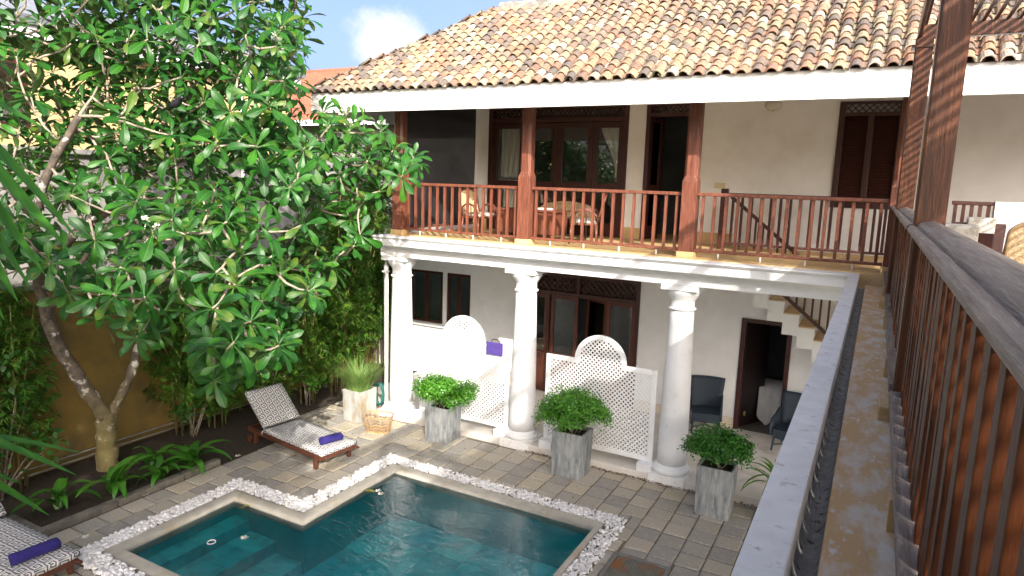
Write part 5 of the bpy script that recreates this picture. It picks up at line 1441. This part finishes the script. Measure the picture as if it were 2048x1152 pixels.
def lview(M4):
    p = M4.translation-Vector((0, 0, CAMZ)); d = p.dot(CF); x = p.dot(CR)/d*FPX+1024; y = p.dot(CD)/d*FPX+576
    return (0 if (x > 5 and y > 5) else 1, p.length/M4.to_scale().x**.5)
leaves.sort(key=lambda l: lview(l[0]))
for M4, k in leaves[:300]: link('leaf', LME[k], tree, mw=M4)
V_, F_, I_ = [], [], []; o = 0
for M4, k in leaves[300:]:
    A = np.array(M4); V, F, MI = LV[k]; V_.append(V @ A[:3, :3].T+A[:3, 3]); F_.append(F+o); I_.append(MI); o += len(V)
stuff(link('crown', np_mesh('crown', np.vstack(V_), np.vstack(F_), [LEAF, RIB], np.concatenate(I_), smooth=True), tree))
# flowers: five rounded petals
def flower_mesh(r=.05):
    g = MB()
    for i in range(5):
        a = 2*PI*i/5; c, s = math.cos(a), math.sin(a)
        pts = [(.006, 0, 0), (.4*r, -.22*r, .10*r), (.85*r, -.30*r, .22*r), (1.05*r, .02*r, .18*r), (.85*r, .34*r, .12*r), (.4*r, .25*r, .02*r)]
        g.add([(x*c-y*s, x*s+y*c, z) for x, y, z in pts], [(0, 1, 2, 3, 4, 5)], smooth=False)
    return g.mesh('flower', PETAL)
FLM = flower_mesh()
for px, py in ((697, 330), (735, 266), (382, 22), (318, 460), (560, 178), (690, 232), (318, 510), (540, 90)):
    p, d = min(tips, key=lambda t: ((t[0]-Vector((0, 0, CAMZ))).normalized()-ray(px, py).normalized()).length)
    for k in range(rt.randint(4, 7)):
        q = p+Vector((rt.uniform(-.09, .09), rt.uniform(-.12, .02), .08+rt.uniform(-.04, .09)))
        link('flower', FLM, tree, mw=Matrix.Translation(q) @ Matrix.Rotation(rt.uniform(0, 6), 4, 'Z') @ Matrix.Rotation(R(50)+rt.uniform(-.5, .5), 4, 'X') @ Matrix.Scale(rt.uniform(.9, 1.25), 4))
# fallen blossoms
spots = [((476, 912), 0, 'on the paving left of the lounger'), ((264, 918), 0, 'on the soil beside the trunk'), ((172, 1074), 0, 'on the paving by the pebbles'), ((291, 989), 0, 'under the lily leaves at the kerb'), ((489, 1076), zw, 'floating over the pool steps'), ((757, 982), zw, 'floating at the far pool corner, upper of two'), ((762, 988), zw, 'floating at the far pool corner, lower of two')]
for (px, py), z, w in spots:
    q = on_plane(px, py, 2, z+.006); o = link('fallen_flower', FLM, mw=Matrix.Translation(q) @ Matrix.Rotation(rt.uniform(0, 6), 4, 'Z') @ Matrix.Scale(1.1, 4)); tag(o, 'small white fallen frangipani flower '+w, 'flower', 'fallen frangipani flowers')
OLM = np_mesh('fallen_leaf', LV[2][0], LV[2][1], [OLDLEAF, RIB], LV[2][2], smooth=True)
for (px, py), rz, w in (((722, 981), .3, 'by the white flowers in the far pool corner'), ((480, 1018), 1.3, 'over the top pool step')):
    q = on_plane(px, py, 2, zw+.008); o = link('fallen_leaf', OLM, mw=Matrix.Translation(q) @ Matrix.Rotation(rz, 4, 'Z') @ Matrix.Scale(.24, 4)); tag(o, 'yellowing leaf floating on the pool '+w, 'leaf', 'floating leaves')
# crow on a branch
p = at_depth(352, 210, 9.6); cr = thing('crow', p, 'black crow perched among the frangipani branches', 'bird')
g = MB(); g.tube([(-.15, 0, -.02), (-.08, 0, 0), (0, 0, .02), (.07, 0, .05), (.11, 0, .09), (.15, 0, .10), (.175, 0, .095)], [.012, .045, .058, .045, .032, .032, .012], 12); lobj('body', g, BLACK, cr)
g = MB(); g.bar((-.30, 0, -.06), (-.12, 0, -.01), .05, .012); lobj('tail', g, BLACK, cr)
g = MB(); g.tube([(.165, 0, .095), (.225, 0, .085)], [.012, .002], 6); lobj('beak', g, BLACK, cr)
for s in (-1, 1): g = MB(); g.tube([(-.01, s*.02, -.03), (0, s*.02, -.10)], .004, 5); lobj('leg', g, BLACK, cr)

# ================================================================== BAMBOO, SHRUBS, BED PLANTS
def sprays(rng, pts, n_leaf, ln, w, outdir=None):
    """fans of narrow leaves hanging from points"""
    m = len(pts); P_ = np.repeat(pts, n_leaf, 0); n = len(P_)
    az = np.repeat(rng.uniform(0, 2*PI, m), n_leaf)+rng.normal(0, .75, n); dn = rng.uniform(-.75, .25, n)
    d = unit(np.stack([np.cos(az), np.sin(az), dn], 1)); up = np.tile(np.array([[0, 0, 1.0]]), (n, 1))+rng.normal(0, .35, (n, 3))
    b = unit(np.cross(d, up)); nn = np.cross(b, d); l = (ln*rng.uniform(.6, 1.25, n))[:, None]; ww = (w*rng.uniform(.8, 1.2, n))[:, None]
    st_ = P_+rng.normal(0, .02, (n, 3))
    V = np.empty((n, 4, 3)); V[:, 0] = st_; V[:, 1] = st_+d*l*.4+b*ww-nn*l*.02; V[:, 2] = st_+d*l-np.array([0, 0, 1])*l*.22; V[:, 3] = st_+d*l*.4-b*ww-nn*l*.02
    return V.reshape(-1, 3), np.arange(n*4).reshape(n, 4)
BCN = [0]
def bamboo(x, y, h, rx, nsp, label, z0=.0, seed=0, culms=7, ln=.13, low=.12):
    t = thing('bamboo_clump', (x, y, z0), label, 'bamboo', 'bamboo clumps along the wall')
    rng = np.random.default_rng(seed); g = MB(); pts = []
    for k in range(culms):
        a = 2*PI*k/culms; bx, by = .16*math.cos(a), .16*math.sin(a); e = Vector((bx*3+rng.normal(0, .15), by*3+rng.normal(0, .15), h*rng.uniform(.8, 1.0)))
        g.tube([(bx, by, 0), (bx*1.3, by*1.3, h*.5), e], [.016, .014, .006], 6)
    lobj('culms', g, CULM, t)
    for _ in range(nsp):
        zt = low+(1-low)*rng.random()**.85; r_ = rx*(.55+.75*math.sin(PI*min(1, zt*.9+.05)))*math.sqrt(rng.random()); a = rng.uniform(0, 2*PI)
        pts.append((r_*math.cos(a), r_*math.sin(a), h*zt))
    V, F = sprays(rng, np.array(pts), 9, ln, .0105)
    me = np_mesh('foliage', V, F, BAMBOO); o = bpy.data.objects.new('foliage', me); COL.objects.link(o); o.parent = t; stuff(o)
    return t
bl_ = [(-11.2, 8.5, 3.3, .50, 330, 'bamboo clump directly behind the lounger headrest', .15), (-11.0, 9.5, 3.5, .55, 380, 'bamboo clump behind the lime green shrub', .15), (-10.75, 10.5, 3.9, .60, 430, 'bamboo clump left of the planter of grass', .25), (-10.6, 11.3, 4.3, .55, 460, 'bamboo clump right behind the planter of grass', .30), (-11.0, 12.5, 5.0, .50, 430, 'bamboo clump beside the annex window', .35), (-11.05, 13.5, 6.1, .5, 430, 'tallest bamboo clump, reaching the eaves beside the balcony', .3), (-11.25, 11.6, 5.0, .6, 430, 'bamboo clump against the boundary wall behind the others', .2), (-11.3, 13.2, 6.1, .6, 400, 'tall bamboo clump at the far corner of the boundary wall', .2), (-11.35, 7.9, 2.9, .42, 240, 'bamboo clump against the wall right of the forked trunk', .4), (-11.4, 5.0, 3.2, .42, 260, 'bamboo clump in deep shade left of the forked trunk', .45), (-11.4, 4.0, 3.4, .5, 260, 'bamboo clump at the left edge behind the palm lily', .3)]
for i, (x, y, h, rx, n, lb, low) in enumerate(bl_): bamboo(x, y, h, rx*1.15, int(n*3.2), lb, seed=200+i, low=low*.6, ln=.155)
t = thing('climbing_fern', (-11.5, 7.6, 2.6), 'feathery climber hanging over the top of the yellow wall', 'climber')
rng = np.random.default_rng(77); pts = np.stack([rng.normal(0, .12, 420)-.05, rng.uniform(-1.5, 1.3, 420), rng.uniform(0, 1.9, 420)], 1); V, F = sprays(rng, pts, 10, .10, .007)
me = np_mesh('fronds', V, F, BAMBOO); o = bpy.data.objects.new('fronds', me); COL.objects.link(o); o.parent = t; stuff(o)
g = MB()
for k in range(8): g.tube([(-.05, -1.2+k*.32, -.2), (0, -1.2+k*.34, .4), (.02, -1.25+k*.36, 1.0)], [.012, .01, .005], 5)
lobj('stems', g, TWIG, t)
def shrub(loc, blobs, n, size, m, label, seed, asp=.55):
    t = thing('shrub', loc, label, 'shrub'); shrub_foliage(t, blobs, n, size, m, asp, seed=seed)
    g = MB()
    for b in blobs:
        for _ in range(3): e = Vector((b[0]+random.uniform(-.5, .5)*b[3], b[1]+random.uniform(-.5, .5)*b[4], b[2]+random.uniform(-.2, .6)*b[5])); g.tube([(random.uniform(-.05, .05), random.uniform(-.05, .05), 0), e*.5+Vector((0, 0, .05)), e], [.012, .009, .004], 6)
    lobj('stems', g, TWIG, t); return t
shrub((-10.75, 9.25, 0), [(0, 0, .75, .30, .45, .30), (.05, .45, 1.25, .25, .4, .30), (-.05, -.25, 1.0, .25, .3, .25), (.1, .2, .45, .25, .4, .2)], 800, .085, LIMEL, 'lime green leafy shrub behind the lounger headrest', 31, .6)
shrub((-10.6, 10.35, 0), [(0, 0, .5, .3, .35, .3), (0, -.2, .85, .2, .3, .25)], 500, .075, SHRUB, 'small mid green shrub between lounger and grass planter', 32, .6)
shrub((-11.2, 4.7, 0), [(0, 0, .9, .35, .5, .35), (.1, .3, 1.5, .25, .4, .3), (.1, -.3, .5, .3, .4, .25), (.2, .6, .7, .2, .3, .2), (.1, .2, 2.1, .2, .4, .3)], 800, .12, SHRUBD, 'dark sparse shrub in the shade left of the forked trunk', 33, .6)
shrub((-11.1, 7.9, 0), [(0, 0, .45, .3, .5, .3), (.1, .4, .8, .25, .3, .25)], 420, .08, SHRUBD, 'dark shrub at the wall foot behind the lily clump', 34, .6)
# broad-leaved lilies in the bed
LLM = [strap_leaf_mesh(.74, .078, R(125), LILY, k=10, fold=.30, taper=.8), strap_leaf_mesh(.60, .070, R(150), LILY, k=10, fold=.30, taper=.8), strap_leaf_mesh(.82, .072, R(100), LILY, k=10, fold=.25, taper=.8)]
def lily(x, y, n, s, label):
    t = thing('lily_plant', (x, y, 0), label, 'lily', 'broad leaved lilies in the bed')
    for k in range(n):
        o = bpy.data.objects.new('leaf', LLM[k % 3]); COL.objects.link(o); o.parent = t
        o.matrix_local = Matrix.Translation((random.uniform(-.06, .06), random.uniform(-.06, .06), random.uniform(0, .06))) @ Matrix.Rotation(k*2.4+random.uniform(-.4, .4), 4, 'Z') @ Matrix.Rotation(random.uniform(-.25, .35), 4, 'Y') @ Matrix.Scale(s*random.uniform(.8, 1.15), 4)
lily(-9.88, 6.95, 14, 1.0, 'tallest broad leaved lily at the kerb, nearest the lounger')
lily(-9.85, 6.35, 11, .85, 'broad leaved lily in the middle of the row at the kerb')
lily(-9.98, 5.72, 12, 1.05, 'broad leaved lily with arching leaves in front of the trunk')
lily(-10.2, 5.0, 10, 1.0, 'shaded broad leaved lily at the left corner of the bed')
lily(-10.45, 6.6, 9, .8, 'small broad leaved lily beside the trunk foot')

# ================================================================== STRAP-LEAVED PALM LILY AT THE LEFT EDGE
def bent_strap(p0, p1, sag, w, m, name='leaf', k=12):
    """one leaf as a curved folded blade from p0 to p1 (world), sagging"""
    p0 = Vector(p0); p1 = Vector(p1); g = MB(); v = []; f = []
    for j in range(k+1):
        t_ = j/k; c = p0.lerp(p1, t_)+Vector((0, 0, sag*math.sin(PI*t_)*(1-.3*t_)))
        d = (p1-p0)+Vector((0, 0, sag*PI*math.cos(PI*t_))); d.normalize(); s = d.cross(Vector((0, 0, 1))).normalized(); u = s.cross(d)
        ww = w*min(1, .45+t_*2)*(1-t_**3)**.8+.002
        v += [c-s*ww+u*ww*.35, c, c+s*ww+u*ww*.35]
    for j in range(k): a = 3*j; f += [(a, a+1, a+4, a+3), (a+1, a+2, a+5, a+4)]
    g.add(v, f, smooth=True); return g
def strap_tree(head, label, blades_px, depth, nrest, ln, w, seed):
    hd = Vector(head); base = Vector((hd.x-.1, hd.y-.1, 0))
    t = thing('palm_lily', base, label, 'palm lily', 'strap leaved palm lilies')
    g = MB(); g.tube([base, base.lerp(hd, .5)+Vector((.08, .05, 0)), hd], [.08, .06, .05], 10); g.build('stem', BARK, t)
    for tip, sag, dd in blades_px:
        e = at_depth(*tip, depth+dd); bent_strap(hd+Vector((0, 0, random.uniform(-.05, .1))), e, sag, w, STRAP).build('leaf', STRAP, t, fixn=False)
    rg = random.Random(seed); k = 0
    while k < nrest:
        a = rg.uniform(0, 2*PI); el = rg.uniform(-.5, 1.1); d = Vector((math.cos(a)*math.cos(el), math.sin(a)*math.cos(el), math.sin(el)))
        e = hd+d*ln*rg.uniform(.8, 1.1)
        q = e-Vector((0, 0, CAMZ)); dp_ = q.dot(CF)
        if dp_ > .2:
            x = q.dot(CR)/dp_*FPX+1024
            if x > -60: continue                 # the blades seen in the frame are placed one by one above
        if (e-Vector((0, 0, CAMZ))).length < .8: continue
        bent_strap(hd, e, rg.uniform(.05, .25), w, STRAP).build('leaf', STRAP, t, fixn=False); k += 1
    return t
strap_tree(at_depth(-330, 130, 3.0), 'tall strap leaved palm lily reaching in from the left edge', [((78, 75), .10, .1), ((42, 96), .05, .2), ((106, 270), .12, .0), ((158, 482), .16, .1), ((140, 505), .12, -.15), ((90, 550), .14, .0), ((62, 578), .12, .15), ((36, 604), .10, -.1), ((8, 640), .08, .0), ((70, 430), .2, .3)], 3.0, 30, 1.15, .056, 5)
strap_tree(at_depth(-300, 880, 4.2), 'low strap leaved palm lily whose pale tips reach in above the lounger', [((90, 916), .05, .0), ((162, 906), .10, .15), ((154, 951), .14, -.1), ((44, 968), .05, .1), ((98, 1031), .14, -.05)], 4.2, 22, 1.0, .046, 6)

# ================================================================== GARDEN TREES BEHIND THE VIEWER (their shade falls over the left of the courtyard)
def garden_tree(x, y, h, blobs, n, label, seed):
    t = thing('garden_tree', (x, y, 0), label, 'tree', 'garden trees behind the viewer')
    g = MB(); g.tube([(0, 0, -.1), (.05, .05, h*.3), (.0, .1, h*.6)], [.22, .17, .10], 12)
    for b in blobs: g.tube([(0, .05, h*.42), Vector((b[0], b[1], b[2]))*.6+Vector((0, 0, h*.12)), (b[0], b[1], b[2])], [.09, .06, .02], 8)
    lobj('trunk', g, BARK, t)
    shrub_foliage(t, blobs, n, .32, SHRUBD, .5, 'crown', seed)
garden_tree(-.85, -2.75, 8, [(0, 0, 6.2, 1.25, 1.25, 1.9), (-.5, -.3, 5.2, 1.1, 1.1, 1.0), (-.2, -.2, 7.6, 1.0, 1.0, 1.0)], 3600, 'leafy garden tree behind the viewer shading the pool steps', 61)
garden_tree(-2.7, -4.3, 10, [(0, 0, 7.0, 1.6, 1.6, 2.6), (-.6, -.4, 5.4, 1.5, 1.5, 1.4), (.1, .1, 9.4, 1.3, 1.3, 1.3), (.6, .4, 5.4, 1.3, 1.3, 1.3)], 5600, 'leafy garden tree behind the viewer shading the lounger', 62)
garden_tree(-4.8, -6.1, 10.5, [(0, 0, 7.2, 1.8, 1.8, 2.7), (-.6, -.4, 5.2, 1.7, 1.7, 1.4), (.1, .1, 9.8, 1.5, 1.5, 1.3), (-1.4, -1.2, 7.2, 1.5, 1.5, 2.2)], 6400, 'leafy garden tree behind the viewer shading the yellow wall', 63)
